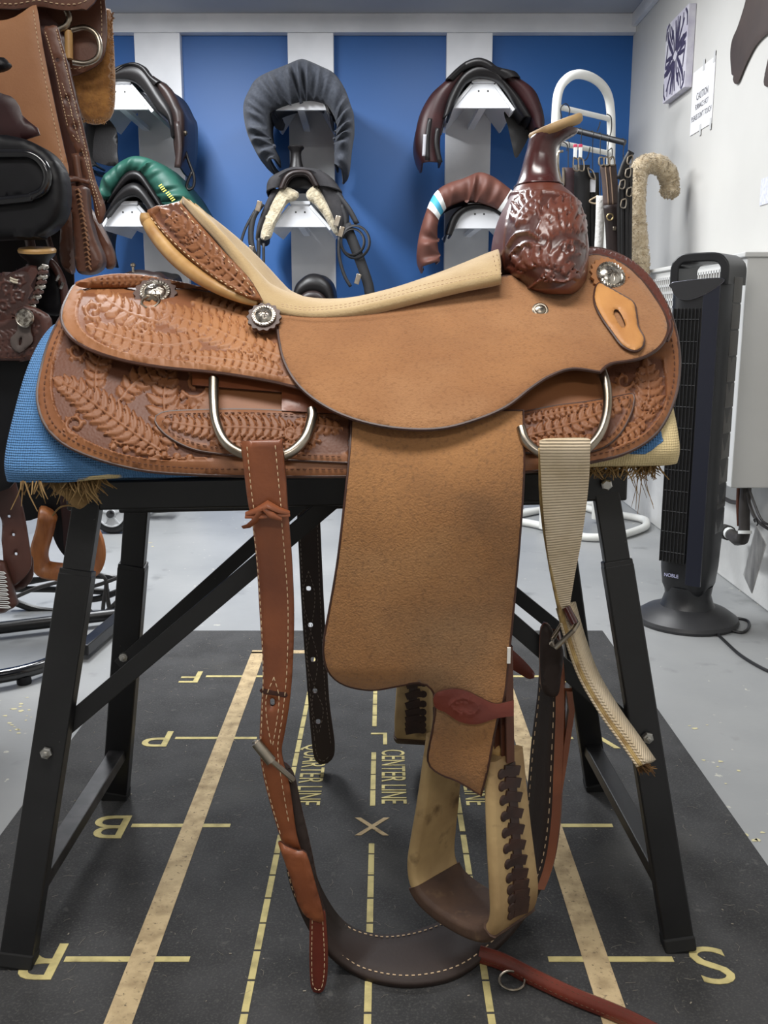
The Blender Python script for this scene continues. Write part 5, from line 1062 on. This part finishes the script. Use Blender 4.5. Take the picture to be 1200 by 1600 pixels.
# ---- wall furnace with vent grille, pipes and tag
m_furn = mat('white_furnace_enamel', (214, 214, 212), .4, c2=(206, 206, 203), ns=2.5)
xf, yf0, yf1, zf0, zf1 = 1.03, 2.84, 3.95, .385, 1.058
fu = empty('wall_furnace', ((xf+XR)/2, (yf0+yf1)/2, zf0), 'white enamel wall furnace with a square vent grille behind the tower fan', 'furnace')
mb = MB(); mb.box(((xf+XR)/2, (yf0+yf1)/2, (zf0+zf1)/2), (XR-xf-.022, yf1-yf0, zf1-zf0)); mb.build('cabinet', m_furn, fu, smooth=False, bevel=.004)
mb = MB(); mb.box(((xf+XR)/2-.006, (yf0+yf1)/2, zf1+.006), (XR-xf-.012, yf1-yf0+.02, .014)); mb.build('top_cap', m_furn, fu, smooth=False, bevel=.003)
mb = MB(); mb.box((xf+.010, yf0+.56, zf1-.145), (.004, .98, .24)); mb.build('vent_recess', m_hole, fu, smooth=False)
for k in range(40): MB().box((xf+.006, yf0+.075+k*.0249, zf1-.145), (.010, .006, .24)).build('grille_bar', m_furn, fu, smooth=False)
for k in range(10): MB().box((xf+.006, yf0+.56, zf1-.030-k*.0255), (.010, .98, .008)).build('grille_bar', m_furn, fu, smooth=False)
m_pipe = mat('black_iron_pipe', (52, 48, 46), .55, c2=(40, 36, 34), ns=30); m_cu = mat('rusty_copper', (96, 58, 44), .5, metal=.5)
def pp(u, v, X=1.10): return PX(u, v, X)
xp = 1.10
pa = pp(1164, 770); pipe = MB(); pipe.tube([pp(1166, 752), pp(1163, 800), pp(1163, 832)], .0165, 12); pipe.tube([pp(1163, 830), pp(1160, 842), pp(1152, 843), pp(1144, 836)], .0195, 12); pipe.build('pipe', m_pipe, fu)
MB().tube([pp(1164, 829), pp(1164, 834)], .020, 12).build('pipe_seal', m_wst, fu); MB().tube([pp(1142, 835), pp(1138, 832)], .019, 12).build('pipe_seal', m_wst, fu); MB().tube([pp(1139, 833), pp(1130, 830)], .024, 12).build('pipe_union', m_pipe, fu)
MB().tube([pp(1156, 752), pp(1154, 790), pp(1153, 822)], [.009, .008, .003], 10).build('copper_line', m_cu, fu)
MB().tube([pp(*q) for q in cr3([(1164, 756), (1172, 790), (1182, 812), (1200, 826), (1215, 832)], 4)], .005, 8).build('cable', m_pipe, fu); MB().tube([pp(*q) for q in cr3([(1168, 756), (1178, 785), (1192, 815), (1215, 822)], 4)], .004, 8).build('cable', m_pipe, fu)
MB().tube([pp(1130, 778), pp(1142, 784), pp(1154, 786)], .007, 8).build('copper_line', m_pipe, fu)
tg = [pp(1182, 821, 1.08), pp(1197, 851, 1.08), pp(1175, 927, 1.08), pp(1162, 898, 1.08)]; mb = MB(); mb.add(tg, [(0, 1, 2, 3)]); mb.build('hang_tag', [mat('tag_card', (150, 150, 150), .6, c2=(196, 196, 194), ns=40, stretch=(1, 1, .3))], fu, solid=.003, smooth=False)
hook([(1180, 816), (1178, 812), (1182, 810), (1184, 818), (1182, 822)], tg[0].y, fu, .002)

# ================================================================ tower fan
m_fan = mat('black_fan_plastic', (28, 29, 32), .38, c2=(24, 25, 28), ns=6, bs=300, bstr=.08); m_fang = mat('gloss_dark_panel', (34, 31, 30), .16, coat=.3); m_fanb = mat('grey_black_base', (48, 48, 50), .42, c2=(42, 42, 44), ns=8)
fc = G(1072, 970, 0); fx, fy = fc.x, fc.y; rot = math.radians(-38)
fan = empty('tower_fan', (fx, fy, 0), 'black tower fan with a carry handle standing in front of the furnace', 'fan')
fd = Vector((math.sin(rot), -math.cos(rot), 0)); fr = Vector((math.cos(rot), math.sin(rot), 0))   # front and right directions
def fp(r, f, z): return Vector((fx, fy, z))+fr*r+fd*f
def zpx(v): return P(1072, v, fy).z
mb = MB(); mb.lathe((fx, fy, 0), (0, 0, 1), [(.148, 0), (.150, .008), (.146, .018), (.120, .036), (.085, .050), (.075, .052)], 48); mb.build('base', m_fanb, fan, angle=30)
mb = MB(); mb.lathe((fx, fy, .045), (0, 0, 1), [(.083, 0), (.074, .015), (.066, .04), (.07, .07)], 36); mb.build('neck', m_fan, fan)
def sect(a, b, z, e=.55, n=48, cr_=0): 
    r = []
    for j in range(n):
        t = 2*math.pi*j/n; c, s = math.cos(t), math.sin(t); r.append(fp(a*math.copysign(abs(c)**e, c), b*math.copysign(abs(s)**e, s)+cr_, z))
    return r
ztop = zpx(440); zhan = zpx(399)
mb = MB(); rows = [sect(.056, .056, .09), sect(.068, .068, .12), sect(.073, .074, .17), sect(.076, .077, .25), sect(.079, .080, .6), sect(.082, .083, ztop-.01), sect(.081, .082, ztop)]
mb.grid(rows, 0, True); mb.add(rows[0], [tuple(range(48))]); mb.add(rows[-1], [tuple(range(48))]); mb.build('body', m_fan, fan, angle=45)
# handle: a rounded loop of the body section
mb = MB(); hp = [fp(r, 0, z) for r, z in cr([(-.069, ztop-.01), (-.069, ztop+.035), (-.062, zhan-.022), (-.046, zhan-.010), (0, zhan-.008), (.046, zhan-.010), (.062, zhan-.022), (.069, ztop+.035), (.069, ztop-.01)], .008)]
rows = []
for i, p in enumerate(hp):
    t = (hp[min(i+1, len(hp)-1)]-hp[max(i-1, 0)]).normalized(); nrm = fd.cross(t).normalized(); rows.append([p+nrm*.012+fd*.074, p-nrm*.012+fd*.074, p-nrm*.012-fd*.074, p+nrm*.012-fd*.074])
mb.grid(rows, 0, True); mb.build('handle', m_fan, fan, bevel=.004)
def fpan(name, r0, r1, f, z0, z1, m, th=.006, par=fan): mb = MB(); mb.box(fp((r0+r1)/2, f, (z0+z1)/2), (abs(r1-r0), th, z1-z0), Matrix.Rotation(rot, 3, 'Z')); return mb.build(name, m, par, smooth=False, bevel=.001)
gz0, gz1 = zpx(872), zpx(482)
fpan('grille_recess', -.062, .014, .0800, gz0, gz1, mat('fan_void', (10, 10, 11), .8))
for k in range(8): fpan('grille_slat', -.060+k*.0103, -.0576+k*.0103, .0835, gz0, gz1, m_fan)
for k in range(12): fpan('grille_rib', -.061, .0135, .0850, gz0+.03+k*(gz1-gz0-.06)/11-.001, gz0+.03+k*(gz1-gz0-.06)/11+.001, mat('fan_rib', (70, 70, 72), .4), .002)
fpan('front_panel', .020, .064, .0815, gz0-.06, gz1+.06, mat('navy_black_panel', (30, 33, 46), .3), .008)
mb = MB(); cpts = [fp(r, .0845, z) for r, z in cr([(-.068, ztop-.004), (.069, ztop+.004), (.036, ztop-.03), (-.018, ztop-.05), (-.055, ztop-.042), (-.068, ztop-.02)], .006, True)]; mb.add(cpts, [tuple(range(len(cpts)))]); mb.build('control_panel', mat('control_gloss', (40, 40, 44), .15, coat=.4), fan, solid=.004, smooth=False)
mb = MB(); mb.tube(cpts, .0013, 6, True); mb.build('control_rim', mat('rim_chrome', (130, 130, 140), .25, metal=1), fan)
sidep = MB(); 
for k in range(10):
    z0 = .28+k*.072; R = Matrix.Rotation(rot, 3, 'Z'); MB().box(fp(.0725+.0075*(z0-.2)/.8, -.008, z0+.033), (.006, .070, .068), R).build('side_louver', m_fang, fan, smooth=False, bevel=.001)
M = Matrix.Translation(fp(-.024, .0785, zpx(893))) @ Matrix.Rotation(rot, 4, 'Z') @ Matrix.Rotation(math.pi/2, 4, 'X')
lettering('lettering', 'NOBLE', .0145, M, mat('pale_print', (190, 192, 225), .6), fan, .95, .0008)
cd = [G(u, v, .005) for u, v in cr3([(1118, 988), (1134, 1003), (1155, 1022), (1180, 1038), (1205, 1050), (1240, 1060)], 5)]; mb = MB(); mb.tube(cd, .0042, 8); mb.tube([G(u, v, .005) for u, v in cr3([(1140, 985), (1160, 988), (1170, 980), (1168, 970), (1150, 966), (1140, 968)], 5)], .0042, 8); mb.build('power_cord', m_wire, fan)
# ================================================================ the saddles stacked on a floor rack at the left
def cst(D, ku=0.0, kv=0.0, u0=60, v0=300): return lambda u, v: D+ku*(np.asarray(u, float)-u0)+kv*(np.asarray(v, float)-v0)
m_tan = mat('smooth_tan_leather', (172, 122, 82), .5, c2=(140, 92, 60), ns=4, lo=.3, hi=.75, bs=200, bstr=.15)
m_walnut = mat('walnut_leather', (104, 66, 48), .45, c2=(84, 52, 40), ns=9, bs=180, bstr=.15)
m_plum = mat('plum_brown_leather', (84, 52, 44), .4, c2=(66, 40, 36), ns=10, bs=160, bstr=.15, dye=(58, 36, 32))
m_gfl = mat('golden_fleece', (160, 112, 56), .95, c2=(132, 88, 42), ns=50, bs=90, bstr=.9, bdist=.006, sheen=.4)
m_gloss = mat('gloss_black_plastic', (16, 16, 20), .12, coat=.6)
m_matt = mat('matt_black_leather', (13, 13, 18), .5, c2=(10, 10, 14), ns=12, spec=.3)
m_wood = mat('varnished_wood', (158, 98, 52), .4, c2=(128, 74, 38), ns=14, stretch=(4, 4, 1))
A = empty('western_saddle', P(-60, 300, 2.25), 'tan western saddle with golden fleece and a steel dee ring on the left floor rack', 'saddle')
sheet('fleece_lining', [(80, 60), (150, 20), (168, 10), (173, 60), (176, 130), (173, 172), (160, 188), (138, 191), (122, 178), (100, 120)], cst(2.335), [m_gfl, m_gfl], A, .035, 9, rnd=.5)
mb = MB()
for i in range(260):
    t = random.random(); u, v = (174+random.uniform(-2, 2), 20+t*150) if random.random() < .6 else (115+t*50, 189+random.uniform(-2, 2)); p = P(u, v, 2.335); mb.tube([p, p+Vector((random.uniform(-.002, .007), -.004, random.uniform(-.007, .002)))], [.0016, .0005], 4)
stuff(mb.build('fleece_edge', m_gfl, A))
sheet('skirt', [(-320, -90), (150, -90), (163, 0), (166, 50), (162, 84), (150, 102), (128, 113), (112, 117), (92, 100), (40, 70), (-320, 50)], cst(2.30), [m_walnut, m_edge], A, .010, 12)
stitches('stitching', [[(156, -20), (159, 40), (156, 80), (145, 97), (122, 107), (105, 106)]], cst(2.30), m_thread, A, L=4, gap=3, r=.0008)
sheet('jockey', [(-320, -90), (-320, 2), (0, 12), (22, 13), (60, 9), (92, 14), (120, 14), (146, 3), (153, -90)], cst(2.215), [m_walnut, m_edge], A, .012, 12)
stitches('stitching', [[(-40, 2), (0, 5), (22, 6), (60, 1), (92, 6), (120, 6), (140, -1)]], cst(2.215), m_thread, A, L=5, gap=4, r=.0009)
fe2 = sheet('fender', [(-320, 22), (-60, 28), (10, 30), (50, 8), (58, 16), (66, 70), (82, 150), (98, 225), (107, 268), (100, 282), (60, 280), (-320, 275)], cst(2.20), [m_tan, m_edge], A, .008, 12, label='smooth tan leather fender stitched along its edge')
stitches('stitching', [[(52, 16), (60, 70), (76, 150), (92, 225), (101, 272)]], cst(2.20), m_thread, fe2, L=4, gap=3, r=.0009)
b2 = sheet('billet', [(67, 46), (76, 40), (88, 40), (95, 65), (103, 92), (115, 143), (128, 193), (137, 233), (147, 277), (163, 321), (162, 338), (155, 350), (148, 335), (143, 307), (130, 277), (115, 230), (103, 200), (93, 157), (82, 100)], cst(2.165), [m_walnut, m_edge], A, .010, 6, holes=[[(u-2.5, v-2.5), (u+2.5, v-2.5), (u+2.5, v+2.5), (u-2.5, v+2.5)] for u, v in ((89, 93), (104, 154), (115, 198), (126, 241))])
stitches('stitching', [[(88, 46), (101, 95), (112, 143), (124, 193), (134, 233), (144, 280), (158, 322)], [(71, 50), (85, 100), (97, 157), (106, 198)], [(97, 130), (108, 160), (112, 180), (103, 180)], [(110, 170), (118, 200), (124, 222), (113, 210)], [(128, 232), (137, 262), (146, 300), (155, 340)]], cst(2.165), m_thread, b2, L=3, gap=2.5, r=.0008)
MB().tube([P(u, v, 2.27) for u, v in cr3([(112, 47), (132, 43), (149, 52), (156, 72), (152, 90), (135, 99), (114, 97)], 5)], .0062, 12).build('dee_ring', m_steel, A); MB().tube([P(107, 48, 2.27), P(108, 92, 2.27)], .009, 10).build('dee_wrap', m_raw, A)
MB().tube([P(u, v, 2.26) for u, v in cr3([(104, 16), (108, 28), (103, 40), (92, 46)], 5)], .007, 12).build('rigging_ring', m_steel, A)
sheet('keeper', [(90, 274), (108, 274), (137, 280), (138, 288), (118, 284), (98, 290), (92, 296)], cst(2.13), [m_walnut, m_edge], A, .008, 5)
s2 = sheet('stirrup', [(105, 293), (118, 290), (131, 291), (135, 330), (145, 370), (157, 400), (156, 416), (142, 427), (120, 426), (113, 400), (109, 340)], cst(2.10), [m_walnut, m_edge], A, .05, 6, rnd=.25)
sheet('stirrup_arm', [(96, 310), (106, 296), (112, 360), (113, 422), (104, 425), (95, 416), (90, 396), (92, 350)], cst(2.16), [m_walnut, m_edge], s2, .03, 6, rnd=.4); sheet('stirrup_arm', [(134, 322), (150, 340), (168, 375), (177, 400), (176, 416), (165, 420), (157, 402), (145, 364)], cst(2.17), [m_walnut, m_edge], s2, .03, 6, rnd=.4)
mb = MB()
for k in range(17):
    t = k/17; u = 122+17*t+2*math.sin(t*3); v = 296+t*128; mb.tube([P(u-4, v+1, 2.096), P(u, v-1, 2.092), P(u+4, v+5, 2.096)], .0026, 6, flat=.6)
mb.build('lacing', mat('tan_lacing', (140, 100, 72), .5), s2)
sheet('under_fender', [(48, 24), (92, 40), (110, 110), (128, 190), (142, 262), (136, 300), (100, 300), (76, 200)], cst(2.27), [m_plum, m_edge], A, .008, 10)
strip('stirrup_leather', [(118, 240), (122, 270), (126, 292)], 2.15, 10, m_walnut, A, .01)
xl_ = P(-320, 0, 2.2).x; rows = []
for s_ in (0, .12, .25, .4, .55, .7, .85, 1):
    x = xl_+(P(150, 0, 2.2).x-xl_)*s_; row = []
    for k in range(13):
        a = math.pi*k/12; y = 2.41-.19*math.cos(a); row.append((x-(.15*(y-2.22)/.38*s_), y, 1.60+.10*math.sin(a)))
    rows.append(row)
mb = MB(); mb.grid(rows); mb.build('tree', m_walnut, A, solid=.03, offset=-1)
sheet('skirt', [(-320, -90), (140, -90), (150, 10), (130, 80), (80, 90), (-320, 50)], cst(2.60), [m_walnut, m_edge], A, .010, 14)
# black english saddle with a glossy cantle rim
Bk = empty('english_saddle', P(-60, 365, 2.0), 'black english saddle with a glossy oval rim on the left floor rack', 'saddle')
sheet('flap', [(-320, 140), (-40, 142), (4, 146), (22, 155), (32, 178), (36, 218), (-320, 225)], cst(2.02), [m_dk2, m_edge], Bk, .012, 12)
sheet('pommel_tip', [(-120, 86), (-10, 86), (6, 92), (12, 99), (4, 106), (-12, 111), (-28, 124), (-32, 152), (-120, 156)], cst(2.03), [m_matt, m_matt], Bk, .03, 6)
pn = sheet('panel', [(-320, 200), (-40, 208), (20, 212), (58, 226), (82, 248), (94, 278), (95, 318), (84, 346), (58, 366), (18, 371), (-320, 368)], cst(1.96), [m_matt, m_matt], Bk, .07, 9, rnd=.12)
MB().tube([P(u, v, 1.952) for u, v in cr3([(-320, 236), (-60, 240), (20, 240), (46, 241), (64, 252), (74, 272), (70, 294), (52, 306), (10, 313), (-320, 345)], 8)], .009, 12).build('rim', m_gloss, pn)
sheet('recess', [(-320, 240), (20, 244), (46, 245), (62, 256), (70, 274), (66, 292), (50, 302), (10, 309), (-320, 340)], cst(1.957), [m_matt, m_matt], pn, .004, 12)
strip('billet', [(44, 360), (50, 390), (62, 410), (80, 428)], 2.17, 14, m_plum, Bk, .006); strip('billet', [(70, 352), (84, 400), (92, 430)], 2.18, 8, m_plum, Bk, .006)
sheet('seat', [(-320, 215), (12, 222), (36, 236), (46, 262), (48, 316), (34, 348), (-320, 356)], cst(2.028), [m_matt, m_matt], Bk, .14, 14, rnd=.1)
# dark western saddle with laced gullet
C_ = empty('western_saddle', P(-40, 560, 2.0), 'dark plum brown western saddle with a laced gullet and silver concho at the left', 'saddle')
d_sw = lambda u, v: 2.03-.05*np.cos(np.clip((np.asarray(u, float)-10)/60, -1.5, 1.5))+0*np.asarray(v, float)
ct = Tool(-60, 405, 80, 570, 1.0); ct.ground([(-50, 432), (0, 432), (40, 424), (46, 450), (40, 476), (20, 486), (-50, 505)])
for (x, y, r) in ((10, 450, 12), (30, 440, 10), (28, 462, 11), (-15, 455, 13), (-20, 485, 12), (5, 478, 11), (-40, 470, 12)): ct.scroll(x, y, r, x*.3, 1.2, 2)
ct.ground([(-50, 518), (0, 512), (25, 498), (60, 500), (60, 540), (30, 556), (-50, 560)]); ct.fern([(60, 510), (30, 525), (-20, 535), (-50, 540)], 14, 5, 7); ct.fern([(50, 545), (10, 550), (-50, 552)], 9, 4, 7)
sheet('swell', [(-320, 428), (-60, 424), (0, 425), (30, 418), (54, 411), (66, 416), (60, 440), (52, 470), (46, 492), (20, 500), (0, 508), (-320, 520)], d_sw, [m_plum, m_edge], C_, .15, 8, [ct], .0014, rnd=.2)
sheet('gullet', [(56, 418), (72, 410), (86, 422), (96, 446), (100, 480), (84, 494), (62, 486), (50, 474)], cst(2.10), [m_matt, m_matt], C_, .02, 8); MB().tube([P(u, v, 2.09) for u, v in cr3([(66, 414), (78, 410), (90, 424), (99, 448), (102, 476)], 5)], .009, 10).build('gullet_binding', m_plum, C_)
for k in range(9):
    t = k/8; u = 68-20*t+5*math.sin(t*3.1); v = 418+62*t; mb = MB(); mb.tube([P(u-6, v+2, 1.965), P(u, v-1, 1.955), P(u+6, v-1, 1.965)], [.004, .0065, .004], 8); mb.build('silver_lace' if k % 2 == 0 else 'lace', m_silver if k % 2 == 0 else m_plum, C_)
for u, v in ((96, 446), (90, 434)): MB().tube([P(u-2, v+5, 2.08), P(u+2, v-5, 2.08)], .004, 8).build('silver_lace', m_silver, C_)
sheet('dark_filler', [(-320, 350), (60, 350), (104, 372), (114, 420), (108, 500), (60, 640), (-320, 700)], cst(2.36), [m_matt, m_edge], C_, .012, 14)  # added black sheet, only fills in the dark background behind these saddles
hc = P(58, 392, 2.02); ax = Vector((.02, -.16, .98)).normalized(); mb = MB(); mb.lathe(hc, ax, [(.020, -.05), (.018, -.032), (.022, -.020), (.033, -.010), (.037, -.003)], 32, 0); mb.lathe(hc, ax, [(.037, -.003), (.0378, .002), (.035, .006), (.0, .008)], 32, 1); mb.build('horn', [m_bl, m_raw], C_)
for dx in (0, 4): MB().tube([P(16, 434+dx, 1.975), P(22, 437+dx, 1.972), P(28, 438+dx, 1.975)], .0022, 6).build('saddle_string', mat('pale_string', (200, 190, 170), .6), C_)
jk = sheet('jockey', [(-320, 506), (0, 501), (15, 491), (26, 481), (38, 477), (52, 480), (66, 487), (78, 498), (78, 530), (60, 556), (27, 566), (0, 564), (-320, 575)], cst(1.94), [m_plum, m_edge], C_, .012, 8, [ct], .0014)
stitches('stitching', [[(-20, 557), (0, 558), (27, 559), (50, 553)], [(40, 483), (54, 486), (66, 493)]], cst(1.94), m_threadD, jk, L=4, gap=3, r=.0008)
sheet('string_holder', [(29, 504), (46, 505), (48, 520), (51, 532), (40, 545), (27, 551), (17, 540), (16, 528), (25, 518)], cst(1.932), [mat('grey_brown_leather', (86, 76, 72), .6), m_edge], C_, .006, 4, holes=[[(31, 528), (34, 528), (33, 536), (30, 540), (29, 534)]])
cc = P(39, 497, 1.926); mb = MB(); mb.lathe(cc, (0, -1, .1), [(.0185, 0), (.0185, .002), (.017, .0035), (.0155, .0025), (.0145, .0035), (.006, .005), (0, .0052)], 32); mb.build('concho', m_silver, C_, angle=30)
sheet('skirt', [(-320, 560), (66, 548), (58, 580), (30, 640), (10, 700), (-5, 770), (-320, 770)], cst(2.00), [m_matt, m_edge], C_, .012, 12)
sheet('fender', [(-120, 690), (10, 690), (22, 748), (36, 800), (46, 860), (48, 884), (36, 904), (14, 919), (6, 895), (2, 850), (-10, 800), (-120, 800)], cst(2.06), [m_plum, m_edge], C_, .008, 7, holes=[[(u-2, v-2), (u+2, v-2), (u+2, v+2), (u-2, v+2)] for u, v in ((13, 807), (20, 836), (24, 866))])
sheet('fender_backing', [(10, 880), (46, 868), (51, 890), (49, 906), (36, 920), (14, 922)], cst(2.09), [m_plum, m_edge], C_, .008, 7)
wv = sheet('stirrup', [(-120, 870), (-10, 878), (6, 890), (20, 936), (23, 948), (10, 956), (-10, 962), (-120, 968)], cst(2.03), [m_plum, m_edge], C_, .03, 7)
mb = MB()
for k in range(9): y = 893+k*6.6; mb.tube([P(-6, y, 2.028), P(6+k*.9, y+1, 2.027), P(9+k*.9, y+3.2, 2.027), P(6+k*.9, y+4, 2.027), P(-6, y+3.4, 2.028)], .0013, 5)
stuff(mb.build('white_lacing', m_wst, wv))
# lowest saddle of the stack: black fender and a wooden stirrup near the floor
E_ = empty('western_saddle', P(40, 890, 2.6), 'black saddle low on the left floor rack with a wooden stirrup', 'saddle')
sheet('fender', [(24, 700), (108, 700), (112, 790), (110, 862), (104, 872), (90, 856), (80, 832), (74, 806), (28, 808)], cst(2.62), [m_matt, m_edge], E_, .010, 8)
sheet('fender_strap', [(93, 760), (109, 760), (108, 820), (104, 866), (100, 858), (97, 820)], cst(2.60), [m_dk2, m_edge], E_, .006, 6)
sheet('skirt', [(-200, 690), (100, 690), (104, 760), (74, 807), (30, 808), (-200, 806)], cst(2.63), [m_matt, m_edge], E_, .10, 12)
ws = MB(); ws.tube([P(*w_) for w_ in cr3([(76, 800, 2.61), (74, 810, 2.58), (70, 830, 2.58), (62, 858, 2.58), (62, 876, 2.58), (72, 890, 2.58), (110, 894, 2.58), (142, 890, 2.58), (153, 876, 2.58), (155, 858, 2.58), (149, 836, 2.59), (134, 814, 2.63), (108, 800, 2.65)], 5)], .013, 10, flat=2.2); ws.build('wooden_stirrup', m_wood, E_, label='varnished wooden stirrup')
# black tube floor rack
RK = empty('saddle_floor_rack', G(40, 1060, 0), 'black tubular floor rack holding the stacked saddles at the left', 'saddle rack')
fr_ = [G(u, v, .030) for u, v in cr3([(-260, 1070), (-100, 1072), (0, 1057), (50, 1046), (92, 1030), (120, 1012), (132, 1000)], 6)]; MB().tube(fr_, .0175, 12).build('base_tube', m_gloss, RK)
q = G(38, 1068, 0); MB().lathe(q, (0, 0, 1), [(.017, 0), (.018, .006), (.016, .02)], 16).build('rubber_foot', m_matt, RK)
MB().beam(G(128, 1016, .03), G(196, 958, .03), .035, .03, (1, 0, 0)).build('base_bar', m_blk, RK, bevel=.003); MB().beam(G(196, 958, .03), G(215, 905, .03), .03, .03, (1, 0, 0)).build('base_bar', m_blk, RK, bevel=.003)
for pts, r in (([(-40, 903), (40, 886), (92, 889)], .013), ([(20, 914), (110, 900), (190, 903)], .008), ([(-20, 921), (80, 921), (170, 925)], .010), ([(-20, 906), (60, 905), (150, 899), (188, 904)], .007), ([(20, 940), (60, 953), (110, 958)], .012), ([(-30, 952), (60, 964), (130, 968)], .009), ([(90, 940), (150, 936), (186, 924)], .010)): MB().tube([P(u, v, 2.85) for u, v in cr3(pts, 5)], r, 8).build('cross_rod', m_blk, RK)
for pts, r in (([(145, 896), (158, 898), (166, 910), (162, 940), (160, 962)], .006), ([(140, 918), (165, 910), (188, 901)], .006), ([(24, 933), (60, 918), (110, 905)], .006), ([(166, 912), (168, 935), (171, 950)], .007), ([(136, 950), (150, 962), (170, 960), (190, 940)], .007), ([(148, 968), (170, 952), (190, 932)], .006)): MB().tube([P(u, v, 2.80) for u, v in cr3(pts, 5)], r, 8).build('bent_rod', mat('grey_black_rod', (50, 48, 48), .5), RK)
px_ = P(-170, 600, 2.5).x; MB().tube([(px_, 2.5, .02), (px_, 2.5, 2.1)], .022, 12).build('upright', m_blk, RK)
for pts in ([(px_, 2.5, 1.56), (px_+.15, 2.45, 1.58), (-.82, 2.41, 1.672)], [(px_, 2.5, 1.10), (-1.12, 2.42, 1.10), (-.98, 2.25, 1.11), (-.93, 2.06, 1.12)], [(px_, 2.5, .86), (-1.10, 2.45, .87), (-.90, 2.28, .90), (-.80, 2.08, .90)], [(px_, 2.5, .46), (-1.12, 2.62, .46), (-.95, 2.68, .46)]): MB().tube([Vector(w_) for w_ in cr3(pts, 5)], .014, 10).build('arm', m_blk, RK)
MB().tube([(px_, 2.5, .03), tuple(G(-100, 1072, .03))], .0175, 10).build('base_tube', m_blk, RK); MB().tube([(px_, 2.5, .03), tuple(G(196, 958, .03))], .0175, 10).build('base_tube', m_blk, RK)
# two wheeled hand truck behind the stand
m_tyre = mat('black_tyre', (22, 22, 23), .7); m_hub = mat('grey_plastic_hub', (186, 188, 190), .45)
w1 = G(178, 833, 0); w2 = G(248, 800, 0)
HT = empty('hand_truck', (w1+w2)/2, 'hand truck with grey hubbed black wheels behind the saddle stand', 'hand truck')
axd = (w1-w2); axd.z = 0; axd = axd.normalized(); axw = Vector((axd.x*.15, -1, 0)).normalized()
for w_ in (w1, w2):
    c = w_+Vector((0, 0, .088)); t_ = MB().lathe(c, axw, [(.056, -.02), (.078, -.022), (.088, -.012), (.088, .012), (.078, .022), (.056, .02)], 36).build('wheel', m_tyre, HT, angle=30)
    MB().lathe(c, axw, [(.057, -.015), (.057, .027), (.053, .027), (.050, .0225), (.02, .0215), (.018, .028), (.0, .028)], 36).build('hub', m_hub, t_, angle=30)
    for k in range(5): a = 2*math.pi*k/5+.3; u_ = axw.cross(Vector((0, 0, 1))).normalized(); d = u_*math.cos(a)+Vector((0, 0, 1))*math.sin(a); MB().beam(c+axw*.023+d*.018, c+axw*.023+d*.052, .006, .006, tuple(axw)).build('spoke', m_hub, t_, smooth=False)
    MB().lathe(c+axw*.027, axw, [(.017, 0), (.016, .012), (.006, .016)], 16).build('axle_cap', m_gloss, t_)
MB().tube([w1+Vector((0, 0, .088)), w2+Vector((0, 0, .088))], .010, 10).build('axle', m_blk, HT)
mid = (w1+w2)/2; MB().box(mid+Vector((0, .05, .13)), (.30, .10, .02)).build('toe_plate', m_blk, HT, smooth=False, bevel=.003)
for dx in (-.12, .12): MB().tube([mid+Vector((dx, .06, .12)), mid+Vector((dx, .16, .72))], .012, 10).build('frame_tube', m_blk, HT)
MB().tube([mid+Vector((-.12, .16, .72)), mid+Vector((.12, .16, .72))], .012, 10).build('frame_tube', m_blk, HT)
